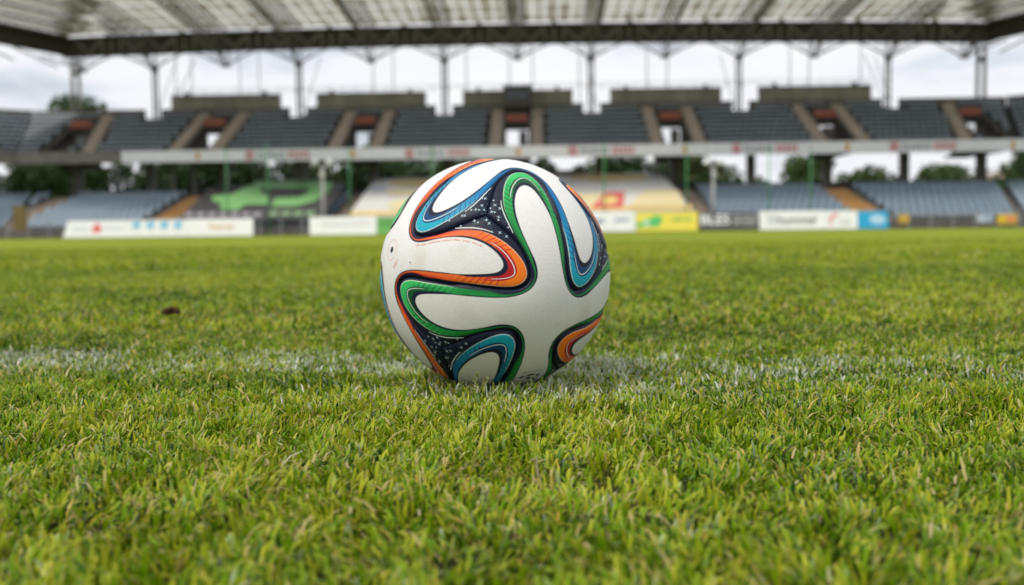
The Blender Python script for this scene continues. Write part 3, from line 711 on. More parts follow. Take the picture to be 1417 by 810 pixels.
# ================================================================ TREES AND A HOUSE BEHIND
def leaf_mat(name, c):
    m = mat(name, c, 0.55, 0.4, 0.9, trans=0.3); return m
LEAF = [leaf_mat('leaf_dark', (0.035, 0.075, 0.018)), leaf_mat('leaf_mid', (0.06, 0.11, 0.025)), leaf_mat('leaf_olive', (0.08, 0.10, 0.03))]
BARK = mat('bark', (0.10, 0.08, 0.06), 0.9, 0.3, 6)
def tree(x, y, h, rad, label, k=0, dens=5200):
    r = thing('tree', label, 'tree', (x, y, 0), 'trees behind the grandstand')
    tr = MB(); tr.bar((x, y, -0.05), (x + 0.1, y, h * 0.5), 0.28, 8, 0.16); cl = []
    for j in range(9):
        a = random.uniform(0, 6.28); q = random.uniform(0.3, 0.8) * rad; zz = random.uniform(0.42, 0.9) * h
        p = Vector((x + q * math.cos(a), y + q * math.sin(a), zz)); tr.bar((x + 0.05, y, h * random.uniform(0.25, 0.5)), p, 0.09, 5, 0.03); cl.append((p, random.uniform(0.35, 0.55) * rad))
    tr.bar((x + 0.1, y, h * 0.5), (x, y, h * 0.86), 0.16, 6, 0.04); cl += [(Vector((x, y, h * 0.84)), rad * 0.45), (Vector((x, y, h * 0.6)), rad * 0.7), (Vector((x - rad * .4, y, h * 0.38)), rad * 0.5), (Vector((x + rad * .45, y, h * 0.36)), rad * 0.5)]
    tr.build('trunk', BARK, r)
    P_ = []
    for p, q in cl:
        n = dens // len(cl); d = rng.normal(size=(n, 3)); d /= np.linalg.norm(d, axis=1)[:, None]
        P_.append(np.array(p) + d * (q * rng.random((n, 1)) ** 0.45) * (1, 1, 0.8))
    P_ = np.concatenate(P_); n = len(P_); u = rng.normal(size=(n, 3)); u /= np.linalg.norm(u, axis=1)[:, None]
    w = np.cross(u, rng.normal(size=(n, 3))); w /= np.linalg.norm(w, axis=1)[:, None]; s = rng.uniform(0.16, 0.34, (n, 1))
    V_ = np.stack([P_ - u * s, P_ + w * s * 0.5, P_ + u * s, P_ - w * s * 0.5], 1).reshape(-1, 3)
    link('crown', np_mesh('crown', V_, np.arange(4 * n), 4, LEAF[k]), r)
TREES = [(-50, 86, 11.0, 4.4, 0), (-43, 92, 9.5, 4.2, 1), (-38.6, 88, 13.4, 3.6, 1), (-31, 90, 10.2, 4.3, 0), (-24, 87, 7.3, 4.2, 0), (-17, 91, 7.0, 4.4, 2), (-10.5, 88, 6.9, 4.2, 0), (-4, 92, 7.0, 4.0, 1), (10.6, 88, 6.7, 3.6, 0), (16.5, 91, 6.9, 3.6, 2),
         (26.4, 90, 6.3, 2.6, 1), (34, 96, 5.7, 3.0, 2), (41, 94, 5.9, 2.8, 1), (49, 92, 9.2, 3.6, 0)]
TL = ['dark bushy tree beyond the left corner, outermost of the trees behind the stand', 'mid green tree second from the left behind the stand', 'tall tree whose top shows above the upper tier beside the corner column', 'dark tree seen under the upper tier near the left corner column',
      'dark tree seen under the upper tier left of the black banner', 'olive green tree seen above the black banner', 'dark tree seen above the gap between the two banners', 'mid green tree directly behind the ball, under the upper tier',
      'dark tree seen above the right part of the white banner', 'olive tree seen above the black and white board', 'low green tree against bright sky behind the chevron board', 'low olive tree right of the ochre stairway, under bright sky', 'low mid green tree near the right corner under the upper tier', 'dark tree beyond the right corner of the stand']
for (x, y, h, rd, k), lb in zip(TREES, TL): tree(x, y, h, rd, lb, k)
hd = thing('hedge', 'tall dark hedge behind the left and middle of the stand, under the upper tier', 'hedge', (-20, 84, 0))
n = 26000; X_ = rng.uniform(-62, 18, n); P_ = np.stack([X_, 84 + rng.normal(0, 0.5, n), rng.random(n) ** 0.8 * (5.6 + 0.5 * np.sin(X_ * 0.9) + 0.4 * np.sin(X_ * 2.3 + 1) - 1.5 * np.clip((X_ - 6) / 8, 0, 1))], 1)
u_ = rng.normal(size=(n, 3)); u_ /= np.linalg.norm(u_, axis=1)[:, None]; w_ = np.cross(u_, rng.normal(size=(n, 3))); w_ /= np.linalg.norm(w_, axis=1)[:, None]; s_ = rng.uniform(0.18, 0.36, (n, 1))
link('foliage', np_mesh('foliage', np.stack([P_ - u_ * s_, P_ + w_ * s_ * .55, P_ + u_ * s_, P_ - w_ * s_ * .55], 1).reshape(-1, 3), np.arange(4 * n), 4, LEAF[0]), hd)
q = MB()
for k in range(27): q.bar((-61 + k * 3, 84, -0.05), (-61 + k * 3, 84, 3.2), 0.1, 6, 0.05)
q.build('stems', BARK, hd, kind='stuff')
hd2 = thing('hedge', 'low dark hedge under the bright gap at the right end of the stand', 'hedge', (40, 85, 0))
n = 12000; X_ = rng.uniform(18, 64, n); P_ = np.stack([X_, 85 + rng.normal(0, 0.5, n), rng.random(n) ** 0.8 * (4.4 + 0.5 * np.sin(X_ * 1.1) + 0.6 * np.sin(X_ * 2.7 + 1))], 1)
u_ = rng.normal(size=(n, 3)); u_ /= np.linalg.norm(u_, axis=1)[:, None]; w_ = np.cross(u_, rng.normal(size=(n, 3))); w_ /= np.linalg.norm(w_, axis=1)[:, None]; s_ = rng.uniform(0.16, 0.32, (n, 1))
link('foliage', np_mesh('foliage', np.stack([P_ - u_ * s_, P_ + w_ * s_ * .55, P_ + u_ * s_, P_ - w_ * s_ * .55], 1).reshape(-1, 3), np.arange(4 * n), 4, LEAF[1]), hd2)
q = MB()
for k in range(16): q.bar((18.5 + k * 3, 85, -0.05), (18.5 + k * 3, 85, 2.6), 0.09, 6, 0.05)
q.build('stems', BARK, hd2, kind='stuff')
hs = thing('house', 'pale house with a faded red roof seen under the right corner of the stand', 'house', (52, 108, 0))
q = MB(); q.box(52, 59, 106, 112, -0.05, 5.0); q.build('wall', mat('render_cream', (0.62, 0.57, 0.52), 0.8, 0.1), hs)
q = MB(); q.hexa([(51.5, 105.4, 5.0), (59.5, 105.4, 5.0), (59.5, 112.6, 5.0), (51.5, 112.6, 5.0), (54, 108.9, 6.3), (57, 108.9, 6.3), (57, 109.1, 6.3), (54, 109.1, 6.3)]); q.build('roof', mat('roof_tile', (0.30, 0.19, 0.16), 0.8, 0.2), hs)
for x in (53, 56): q = MB(); q.box(x, x + 1.2, 105.95, 106.02, 2.2, 3.7); q.build('window', mat('dark_glass', (0.03, 0.035, 0.04), 0.1, 0.1), hs)
kw = thing('kiosk', 'plain cream kiosk under the upper tier behind the ball', 'kiosk', (4.0, 76.5, 2.5))
q = MB(); q.box(2.7, 5.6, 76.6, 78.5, -0.05, 4.55); q.build('wall', mat('kiosk_cream', (0.50, 0.42, 0.35), 0.8, 0.12), kw)
q = MB(); q.box(2.5, 5.8, 76.4, 78.7, 4.553, 4.7); q.build('roof', M_CONC, kw)

# ================================================================ THE BALL
CW = [[-0.203,0.154],[-0.179,0.2],[-0.17,0.25],[-0.177,0.301],[-0.196,0.349],[-0.222,0.393],[-0.253,0.434],[-0.283,0.476],[-0.312,0.518],[-0.34,0.561],[-0.366,0.606],[-0.388,0.652],[-0.407,0.7],[-0.421,0.749],[-0.429,0.8],[-0.431,0.851],[-0.425,0.902],[-0.413,0.952],[-0.393,0.999],[-0.364,1.041],[-0.321,1.069],[-0.271,1.065],[-0.231,1.033],[-0.201,0.991],[-0.175,0.947],[-0.151,0.902],[-0.128,0.856],[-0.107,0.809],[-0.088,0.761],[-0.072,0.712],[-0.057,0.663],[-0.041,0.614],[-0.026,0.565],[-0.011,0.516],[0.005,0.467],[0.021,0.418],[0.039,0.37],[0.06,0.323],[0.085,0.279],[0.116,0.237]]
CR1 = [[-0.216,0.156],[-0.192,0.203],[-0.185,0.255],[-0.196,0.307],[-0.221,0.355],[-0.247,0.401],[-0.276,0.447],[-0.304,0.492],[-0.334,0.536],[-0.364,0.58],[-0.392,0.626],[-0.416,0.674],[-0.435,0.724],[-0.447,0.776],[-0.453,0.829],[-0.452,0.883],[-0.443,0.935],[-0.428,0.986],[-0.404,1.034],[-0.372,1.077],[-0.329,1.108],[-0.277,1.112],[-0.231,1.086],[-0.198,1.044],[-0.171,0.998],[-0.146,0.95],[-0.123,0.902],[-0.104,0.852],[-0.091,0.8],[-0.077,0.749],[-0.058,0.699],[-0.041,0.648],[-0.026,0.597],[-0.01,0.546],[0.006,0.494],[0.022,0.444],[0.04,0.393],[0.061,0.344],[0.086,0.297],[0.116,0.253]]
CR2 = [[-0.222,0.165],[-0.196,0.222],[-0.2,0.284],[-0.231,0.339],[-0.269,0.389],[-0.308,0.439],[-0.349,0.487],[-0.389,0.535],[-0.427,0.586],[-0.461,0.639],[-0.491,0.694],[-0.516,0.753],[-0.53,0.814],[-0.534,0.877],[-0.532,0.94],[-0.523,1.002],[-0.506,1.063],[-0.482,1.121],[-0.45,1.176],[-0.409,1.223],[-0.357,1.259],[-0.296,1.274],[-0.235,1.259],[-0.187,1.219],[-0.154,1.166],[-0.13,1.107],[-0.11,1.048],[-0.089,0.988],[-0.07,0.928],[-0.05,0.868],[-0.033,0.807],[-0.016,0.747],[0.0,0.686],[0.015,0.624],[0.033,0.564],[0.048,0.503],[0.053,0.44],[0.064,0.378],[0.087,0.319],[0.12,0.265]]
SEAM = [(0.6155,0),(0.601,-0.05),(0.586,-0.1),(0.570,-.15),(0.553,-.2),(0.534,-.25),(0.513,-.30),(0.487,-.35),(0.452,-.40),(0.410,-.445),(0.36,-.488),(0.31,-.52),(.27,-.538),(.235,-.545),(.20,-.538),(.17,-.518),(.143,-.488),(.122,-.45),(.107,-.41),(.093,-.365),(.079,-.315),(.066,-.26),(.055,-.21),(.044,-.16),(.032,-.1),(.018,-.045),(0,0)]
def rot90(c, k):
    c = np.asarray(c, float)
    for _ in range(k % 4): c = np.stack([-c[:, 1], c[:, 0]], 1)
    return c
def chart(q):
    th = np.arccos(np.clip(q[:, 2], -1, 1)); r = np.hypot(q[:, 0], q[:, 1]) + 1e-12; return q[:, :2] * (th / r)[:, None]
def unchart(c):
    th = np.hypot(c[:, 0], c[:, 1]); s = np.where(th > 1e-9, np.sin(th) / np.maximum(th, 1e-9), 1); return np.stack([c[:, 0] * s, c[:, 1] * s, np.cos(th)], 1)
def loop(q):                                # four quarters, then a Catmull-Rom refinement
    p = np.concatenate([rot90(q, -k) for k in range(4)]); return refine(p)
def refine(p, n=4):
    a, b_, c, d = np.roll(p, 1, 0), p, np.roll(p, -1, 0), np.roll(p, -2, 0); o = []
    for k in range(n):
        t = k / n; o.append(0.5 * (2 * b_ + (c - a) * t + (2 * a - 5 * b_ + 4 * c - d) * t * t + (3 * b_ - a - 3 * c + d) * t ** 3))
    return np.stack(o, 1).reshape(-1, 2)
LW, L1, L2 = loop(CW), loop(CR1), loop(CR2)
half = np.array(SEAM); ecurve = np.concatenate([half, -half[::-1][1:]])          # S-shaped seam about a cube edge
seam_pts = []
E0 = np.stack([np.array([1., 0, 0]), np.array([0, 1, -1]) / 2 ** .5, np.array([0, 1, 1]) / 2 ** .5], 1)   # edge between +Z (home) and +Y
E0[:, 0] = np.cross(E0[:, 1], E0[:, 2])
s3 = unchart(ecurve) @ E0.T
base = chart(s3)
if base[0, 0] > base[-1, 0]: base = base[::-1]
LS = refine(np.concatenate([rot90(base[:-1], -k) for k in range(4)]), 3)
def sdist(P_, L_):                          # signed distance, positive inside; and position along the loop
    A = L_; D = np.roll(L_, -1, 0) - L_; dd = (D ** 2).sum(1)
    best = np.full(len(P_), 9.0); pos = np.zeros(len(P_)); ins = np.zeros(len(P_), bool)
    for k in range(len(L_)):
        v = P_ - A[k]; t = np.clip((v @ D[k]) / dd[k], 0, 1); e = v - t[:, None] * D[k]; d = np.hypot(e[:, 0], e[:, 1])
        m = d < best; best[m] = d[m]; pos[m] = (k + t[m])
        y0, y1 = A[k][1], A[k][1] + D[k][1]
        c = ((y0 > P_[:, 1]) != (y1 > P_[:, 1])); 
        if c.any():
            xi = A[k][0] + (P_[c, 1] - y0) / (y1 - y0) * D[k][0]; ii = np.where(c)[0]; ins[ii[P_[c, 0] < xi]] ^= True
    return np.where(ins, best, -best), pos
ST = 0.0085; HN = 160; ax = np.arange(-HN, HN + 1) * ST; NG = len(ax); G = np.stack(np.meshgrid(ax, ax, indexing='ij'), -1).reshape(-1, 2)
qi = np.stack(np.meshgrid(np.arange(0, HN + 1), np.arange(0, HN + 1), indexing='ij'), -1).reshape(-1, 2); Q0 = qi * ST; near_ = np.hypot(Q0[:, 0], Q0[:, 1]) < 1.36
def field(L_):
    d = np.full(len(Q0), -9.0); p_ = np.zeros(len(Q0)); d[near_], p_[near_] = sdist(Q0[near_], L_); full = np.full((NG, NG), -9.0); fp = np.zeros((NG, NG)); x, y = qi[:, 0], qi[:, 1]
    for _ in range(4): full[x + HN, y + HN] = d; fp[x + HN, y + HN] = p_; x, y = -y, x
    return full.ravel(), fp.ravel()
dS, _ = field(LS); keep = dS > -0.035
idx = np.full(len(G), -1); idx[keep] = np.arange(keep.sum())
ii = np.arange(NG * NG).reshape(NG, NG)
quad = np.stack([ii[:-1, :-1], ii[1:, :-1], ii[1:, 1:], ii[:-1, 1:]], -1).reshape(-1, 4)
quad = quad[(keep[quad]).all(1) & (dS[quad].max(1) > -0.012)]
Pk = G[keep]; ds = dS[keep]
dW, d1 = field(LW)[0][keep], field(L1)[0][keep]; d2, pos = field(L2); d2, pos = d2[keep], pos[keep]
nq = len(L2) / 4; u = (pos % nq) / nq
tip = np.abs(u - 0.508)
depth = np.where(ds > 0, 0.0026 * np.exp(-np.maximum(ds, 0) / 0.016), 0.0026 * (1 - ds / 0.016)) + np.where(ds > 0, 0.0007 * np.exp(-np.maximum(ds, 0) / 0.05), 0.0007)
PV = unchart(Pk) * (BALL_R - depth)[:, None]
used = np.unique(quad); 

def ball_mat(name, bright, mid, dark, line):
    m = bpy.data.materials.new(name); m.use_nodes = True; t = m.node_tree; b = t.nodes['Principled BSDF']; Lk = t.links.new
    def attr(n): a = t.nodes.new('ShaderNodeAttribute'); a.attribute_name = n; return a.outputs['Fac']
    def step(s, lo, hi): r = t.nodes.new('ShaderNodeMapRange'); r.inputs['From Min'].default_value = lo; r.inputs['From Max'].default_value = hi; Lk(s, r.inputs['Value']); return r.outputs[0]
    def mth(op, a, c=None):
        n = t.nodes.new('ShaderNodeMath'); n.operation = op
        for k, x in enumerate((a, c)):
            if x is None: continue
            if isinstance(x, (int, float)): n.inputs[k].default_value = x
            else: Lk(x, n.inputs[k])
        return n.outputs[0]
    def mix(f, a, c):
        n = t.nodes.new('ShaderNodeMixRGB')
        if isinstance(f, (int, float)): n.inputs[0].default_value = f
        else: Lk(f, n.inputs[0])
        for k, x in ((1, a), (2, c)):
            if isinstance(x, tuple): n.inputs[k].default_value = x + (1,)
            else: Lk(x, n.inputs[k])
        return n.outputs[0]
    w, a1, a2, tp, uu = attr('dist_white'), attr('dist_inner'), attr('dist_outer'), attr('tip'), attr('along')
    e = 0.0035
    mw = step(w, -e, e); m1 = step(a1, -e, e); m2 = step(a2, -e, e)
    wid = mth('MAXIMUM', mth('SUBTRACT', a2, a1), 0.004); fr = mth('DIVIDE', a2, wid)          # 0 outer edge .. 1 inner edge
    near = step(tp, 0.30, 0.10)
    body = mix(step(tp, 0.05, 0.30), bright, mid)
    body = mix(mth('MULTIPLY', step(fr, 0.50, 0.53), step(tp, 0.20, 0.12)), body, dark)         # darker inner lane round the tip
    body = mix(mth('MULTIPLY', step(fr, 0.62, 0.15), step(tp, 0.24, 0.40)), body, dark)
    # hatching strokes a little away from the tip
    hs_ = mth('FRACT', mth('ADD', mth('MULTIPLY', uu, 46.0), mth('MULTIPLY', fr, 0.9)))
    hatch = mth('MULTIPLY', step(hs_, 0.30, 0.18), mth('MULTIPLY', step(tp, 0.09, 0.12), step(tp, 0.30, 0.20)))
    body = mix(mth('MULTIPLY', hatch, 0.75), body, dark)
    navy = (0.005, 0.008, 0.026)
    c = mix(mth('MULTIPLY', m2, mth('SUBTRACT', 1.0, m1)), navy, body)
    # thin pale rim on the outer side of the ribbon
    rim = mth('MULTIPLY', step(mth('ABSOLUTE', a2), 0.0065, 0.0030), step(tp, 0.26, 0.16))
    c = mix(mth('MULTIPLY', rim, 0.65), c, line)
    tcx = t.nodes.new('ShaderNodeTexCoord')
    dn = t.nodes.new('ShaderNodeTexNoise'); dn.inputs['Scale'].default_value = 26; dn.inputs['Detail'].default_value = 6; Lk(tcx.outputs['Object'], dn.inputs['Vector'])
    wh = mix(step(dn.outputs['Fac'], 0.56, 0.80), (0.73, 0.72, 0.695), (0.60, 0.57, 0.48))
    gv = t.nodes.new('ShaderNodeTexVoronoi'); gv.inputs['Scale'].default_value = 560; Lk(tcx.outputs['Object'], gv.inputs['Vector'])
    wh = mix(mth('MULTIPLY', step(gv.outputs['Distance'], 0.35, 0.75), 0.11), wh, (0.36, 0.35, 0.30))
    sc_ = t.nodes.new('ShaderNodeTexNoise'); sc_.inputs['Scale'].default_value = 75; sc_.inputs['Detail'].default_value = 8; sc_.inputs['Roughness'].default_value = 0.75; Lk(tcx.outputs['Object'], sc_.inputs['Vector'])
    wh = mix(mth('MULTIPLY', step(sc_.outputs['Fac'], 0.66, 0.74), 0.5), wh, (0.34, 0.31, 0.22))
    c = mix(mw, c, wh)
    Lk(c, b.inputs['Base Color'])
    b.inputs['Roughness'].default_value = 0.48; b.inputs['Specular IOR Level'].default_value = 0.25
    # the tiny raised nubs of the cover, laid in wavy rows
    mp = t.nodes.new('ShaderNodeMapping'); mp.inputs['Scale'].default_value = (1, 1, 1)
    Lk(tcx.outputs['Object'], mp.inputs['Vector'])
    wv = t.nodes.new('ShaderNodeTexWave'); wv.bands_direction = 'DIAGONAL'; wv.inputs['Scale'].default_value = 170; wv.inputs['Distortion'].default_value = 5; wv.inputs['Detail'].default_value = 0; wv.inputs['Detail Scale'].default_value = 0.35
    Lk(mp.outputs[0], wv.inputs['Vector'])
    vo = t.nodes.new('ShaderNodeTexVoronoi'); vo.inputs['Scale'].default_value = 620; vo.inputs['Randomness'].default_value = 0.25; Lk(mp.outputs[0], vo.inputs['Vector'])
    hgt = vo.outputs['Distance']
    bp = t.nodes.new('ShaderNodeBump'); bp.inputs['Strength'].default_value = 0.4; bp.inputs['Distance'].default_value = 0.00035; Lk(hgt, bp.inputs['Height']); Lk(bp.outputs[0], b.inputs['Normal'])
    return m
BM = {'green': ball_mat('cover_green', (0.03, 0.44, 0.11), (0.012, 0.25, 0.05), (0.004, 0.075, 0.02), (0.55, 0.72, 0.5)),
      'blue': ball_mat('cover_blue', (0.01, 0.36, 0.47), (0.005, 0.17, 0.40), (0.004, 0.05, 0.15), (0.6, 0.75, 0.75)),
      'orange': ball_mat('cover_orange', (0.88, 0.19, 0.012), (0.75, 0.13, 0.02), (0.42, 0.012, 0.02), (0.9, 0.55, 0.35))}
RF = Matrix(((0.8458337, 0.3210038, 0.4260538), (-0.1874912, 0.9266176, -0.3259246), (-0.4994120, 0.1957967, 0.8439498)))
BROT = RC @ RF
ball = thing('football', 'white match ball with navy, green, blue and orange ribbons resting on the grass', 'ball', tuple(BALL - Vector((0, 0, BALL_R))))
hp = math.pi / 2
PMX = {'front': Matrix.Identity(3), 'top': Matrix.Rotation(-hp, 3, 'X'), 'bottom': Matrix.Rotation(hp, 3, 'X'), 'right': Matrix.Rotation(hp, 3, 'Y'), 'left': Matrix.Rotation(-hp, 3, 'Y'), 'rear': Matrix.Rotation(math.pi, 3, 'Y')}
PCOL = {'front': 'green', 'rear': 'green', 'top': 'blue', 'bottom': 'blue', 'left': 'orange', 'right': 'orange'}
pan_me = {}
for cn in BM:
    me = np_mesh('panel', PV, idx[quad].ravel(), 4, BM[cn], {'dist_white': dW, 'dist_inner': d1, 'dist_outer': d2, 'tip': tip, 'along': u}); pan_me[cn] = me
panels = {}
BINV = ball.matrix_basis.inverted()
for k in ('front', 'top', 'left', 'right', 'bottom', 'rear'):
    o = bpy.data.objects.new('panel', pan_me[PCOL[k]]); COL.objects.link(o); o.parent = ball; o.matrix_parent_inverse = Matrix.Translation(ball.location).inverted()
    o.matrix_basis = Matrix.Translation(BALL) @ (BROT @ PMX[k]).to_4x4()
    o['label'] = 'cover panel edged with a %s ribbon' % PCOL[k]; panels[k] = o
# bladder under the seams
bl = MB(); nu, nv = 48, 24
for j in range(nv + 1):
    for i in range(nu):
        a, c = 2 * math.pi * i / nu, math.pi * j / nv; r_ = BALL_R - 0.0048
        bl.v.append((BALL.x + r_ * math.sin(c) * math.cos(a), BALL.y + r_ * math.sin(c) * math.sin(a), BALL.z + r_ * math.cos(c)))
for j in range(nv):
    for i in range(nu): bl.f.append((j * nu + i, (j + 1) * nu + i, (j + 1) * nu + (i + 1) % nu, j * nu + (i + 1) % nu))
bl.build('bladder', mat('seam_black', (0.01, 0.01, 0.014), 0.6, 0.1), ball, True)

# fine print lying on the cover, in panel coordinates
def on(c, lift=0.00025): return unchart(np.atleast_2d(np.asarray(c, float))) * (BALL_R - 0.0001 + lift)
def strip(lines, widths, name, mm, parent, lift=0.00025, taper=True):
    V_ = []; F_ = []
    for ln, w in zip(lines, widths):
        p = np.asarray(ln, float)
        if len(p) > 2:
            s = np.r_[0, np.cumsum(np.hypot(*np.diff(p, axis=0).T))]; tt = np.linspace(0, s[-1], max(8, len(p) * 4))
            k = np.searchsorted(s, tt, 'right').clip(1, len(s) - 1)
            pp = np.concatenate([[2 * p[0] - p[1]], p, [2 * p[-1] - p[-2]]]); o = []
            for q, kk in zip(tt, k):
                f = (q - s[kk - 1]) / (s[kk] - s[kk - 1]); a, b_, c, d = pp[kk - 1], pp[kk], pp[kk + 1], pp[kk + 2]
                o.append(0.5 * (2 * b_ + (c - a) * f + (2 * a - 5 * b_ + 4 * c - d) * f * f + (3 * b_ - a - 3 * c + d) * f ** 3))
            p = np.array(o)
        tg = np.gradient(p, axis=0); tg /= np.hypot(tg[:, 0], tg[:, 1])[:, None] + 1e-9; nr = np.stack([-tg[:, 1], tg[:, 0]], 1)
        ww = w * (np.sin(np.linspace(0.25, math.pi - 0.25, len(p))) ** 0.5 if taper else np.ones(len(p)))
        b0 = len(V_); V_ += on(p + nr * ww[:, None], lift).tolist() + on(p - nr * ww[:, None], lift).tolist(); n = len(p)
        F_ += [(b0 + i, b0 + n + i, b0 + n + i + 1, b0 + i + 1) for i in range(n - 1)]
    m = MB(); m.v, m.f = V_, F_; me = m.mesh(name, mm, True); return me
def seg(L_, i0, i1, off, k):                 # a stretch of a loop quarter moved sideways
    n = len(L_) // 4; p = L_[[(int(n * a)) % len(L_) for a in np.linspace(i0, i1, 26)]]; tg = np.gradient(p, axis=0); tg /= np.hypot(tg[:, 0], tg[:, 1])[:, None]; nr = np.stack([-tg[:, 1], tg[:, 0]], 1)
    return rot90(p + nr * off, -k)
INKW = {'green': mat('ink_pale_green', (0.62, 0.75, 0.62), 0.5, 0.03), 'blue': mat('ink_pale_blue', (0.66, 0.76, 0.80), 0.5, 0.03), 'orange': mat('ink_white', (0.80, 0.74, 0.70), 0.5, 0.03)}
MIDL = [[-0.469, 0.867], [-0.467, 0.947], [-0.438, 1.04], [-0.379, 1.139], [-0.322, 1.186], [-0.281, 1.197], [-0.247, 1.179], [-0.201, 1.134], [-0.165, 1.052]]
MIDL = [[-0.470, 0.885], [-0.463, 0.953], [-0.435, 1.038], [-0.385, 1.118], [-0.33, 1.165], [-0.285, 1.175], [-0.243, 1.152], [-0.203, 1.10], [-0.168, 1.035]]
ACC = [[-0.558, 0.840], [-0.545, 0.770], [-0.512, 0.690], [-0.471, 0.622], [-0.43, 0.558]]
for cn in BM:
    mes = [strip([MIDL], [0.0042], 'ribbon_line', INKW[cn], None), strip([ACC], [0.0048], 'ribbon_line', INKW[cn], None)]
    for k, o in panels.items():
        if PCOL[k] != cn: continue
        for me in mes:
            for j in range(4): c = bpy.data.objects.new('ribbon_line', me); COL.objects.link(c); c.parent = o; c.rotation_euler = (0, 0, -hp * j)
# stars round the corners where three panels meet
STARS = [(-0.59,0.67,0.451,0),(-0.57,0.678,0.464,1),(-0.598,0.623,0.505,1),(-0.639,0.579,0.506,1),(-0.62,0.585,0.523,0),(-0.587,0.602,0.542,0),(-0.666,0.564,0.488,0),(-0.708,0.508,0.491,1),(-0.723,0.499,0.478,0),(-0.792,0.428,0.436,0),(-0.517,0.688,0.509,0),(-0.513,0.659,0.55,1),(-0.539,0.606,0.585,1),(-0.519,0.611,0.598,0),(-0.545,0.63,0.553,0),(-0.652,0.501,0.569,1),(-0.63,0.498,0.595,0),(-0.577,0.538,0.614,1),(-0.56,0.522,0.643,1),(-0.732,0.428,0.529,0),(-0.482,0.647,0.59,1),(-0.496,0.587,0.639,1),(-0.498,0.569,0.654,0),(-0.488,0.485,0.726,1),(-0.441,0.475,0.761,1),(-0.43,0.542,0.722,0),(-0.542,0.471,0.696,0)]
def star_mesh(which):
    m = MB(); corners = [Matrix.Rotation(hp * k, 3, 'Z') for k in range(4)] + [Matrix.Rotation(math.pi, 3, 'X') @ Matrix.Rotation(hp * k, 3, 'Z') for k in range(4)]
    rs = random.Random(5)
    for ci, Mc in enumerate(corners):
        pts = [(Vector(s[:3]), s[3]) for s in STARS] if which == 0 else []
        if which == 1:
            for _ in range(60):
                v = Vector((-1, 1, 1)).normalized() + Vector((rs.gauss(0, .085), rs.gauss(0, .085), rs.gauss(0, .085))); pts.append((v.normalized(), -1))
        vs = np.array([tuple((Mc @ v).normalized()) for v, _ in pts]).reshape(-1, 3); dpts = np.full(len(vs), -1.0)
        for k in PMX:
            l = vs @ np.array(PMX[k])
            m_ = l[:, 2] > 0.2
            if not len(vs) or not m_.any(): continue
            c2 = chart(l[m_]); s_, _ = sdist(c2, LS); o_, _ = sdist(c2, L2); ok = (s_ > 0.006) & (o_ < -0.016); dpts[np.where(m_)[0][ok]] = s_[ok]
        for (v, big), vv, dpt in zip(pts, vs, dpts):
            if dpt < 0: continue
            v = Vector(vv); dep = 0.0026 * math.exp(-dpt / 0.016) + 0.0007 * math.exp(-dpt / 0.05)
            c0 = v * (BALL_R - dep + 0.0004); uu = v.orthogonal().normalized(); ww = v.cross(uu); a0 = rs.uniform(0, 1.5)
            r_ = {1: 0.0021, 0: 0.0012, -1: rs.uniform(0.0004, 0.0009)}[big]; b0 = len(m.v)
            n = 8
            for k in range(n):
                rr = r_ * (1 if k % 2 == 0 else (0.26 if big == 1 else 0.45)); t_ = a0 + k * 2 * math.pi / n; m.v.append(tuple(c0 + uu * rr * math.cos(t_) + ww * rr * math.sin(t_)))
            m.f.append(tuple(b0 + k for k in range(n)))
    return m.mesh('star_print', mat('ink_star', (0.40, 0.52, 0.58), 0.5, 0.03) if which == 0 else mat('ink_teal', (0.02, 0.13, 0.22), 0.5, 0.2))
for w in (0, 1):
    o = bpy.data.objects.new('star_print', star_mesh(w)); COL.objects.link(o); o.parent = ball; o.matrix_parent_inverse = Matrix.Translation(ball.location).inverted()
    o.matrix_basis = Matrix.Translation(BALL) @ BROT.to_4x4(); o['kind'] = 'stuff'
def child(name, me, panel): o = bpy.data.objects.new(name, me); COL.objects.link(o); o.parent = panels[panel]; return o
# valve, its ring, the size mark and a line of small print on the orange-edged panel; the emblem under the ball
M_IO = mat('ink_coral', (0.80, 0.30, 0.20), 0.5, 0.05); M_IK = mat('ink_soot', (0.012, 0.014, 0.02), 0.5, 0.1)
def disc(c, r, n=20): return [[c[0] + r * math.cos(2 * math.pi * k / n), c[1] + r * math.sin(2 * math.pi * k / n)] for k in range(n)]
def patch(pts, name, mm, lift=0.0003):
    m = MB(); m.v = [tuple(p) for p in on(pts, lift)]; m.f = [tuple(range(len(pts)))]; return m.mesh(name, mm)
child('valve', patch(disc((0.008, 0.006), 0.026), 'valve', M_IK), 'left')
ring = disc((0.008, 0.006), 0.088, 40); ring.append(ring[0]); child('valve_ring', strip([ring], [0.0018], 'valve_ring', M_IO, None, taper=False), 'left')
def on_text(body, c, ang, hgt, name, mm, panel):
    me = text_mesh(body, 1.0, name, mm); co = np.empty(len(me.vertices) * 3, np.float32); me.vertices.foreach_get('co', co); co = co.reshape(-1, 3)
    p = co[:, :2] * hgt; ca, sa = math.cos(ang), math.sin(ang); p = np.stack([p[:, 0] * ca - p[:, 1] * sa + c[0], p[:, 0] * sa + p[:, 1] * ca + c[1]], 1)
    me.vertices.foreach_set('co', on(p, 0.0003).astype(np.float32).ravel()); return child(name, me, panel)
on_text('SIZE 5', (0.14, -0.07), 1.2, 0.034, 'size_mark', M_IO, 'left')
MIC = np.array([[0.295, 0.146], [0.392, 0.195], [0.461, 0.246], [0.548, 0.304], [0.626, 0.35], [0.695, 0.378], [0.768, 0.396], [0.854, 0.404]])
s = np.r_[0, np.cumsum(np.hypot(*np.diff(MIC, axis=0).T))]; ls = []
rs = random.Random(2); q = 0.0
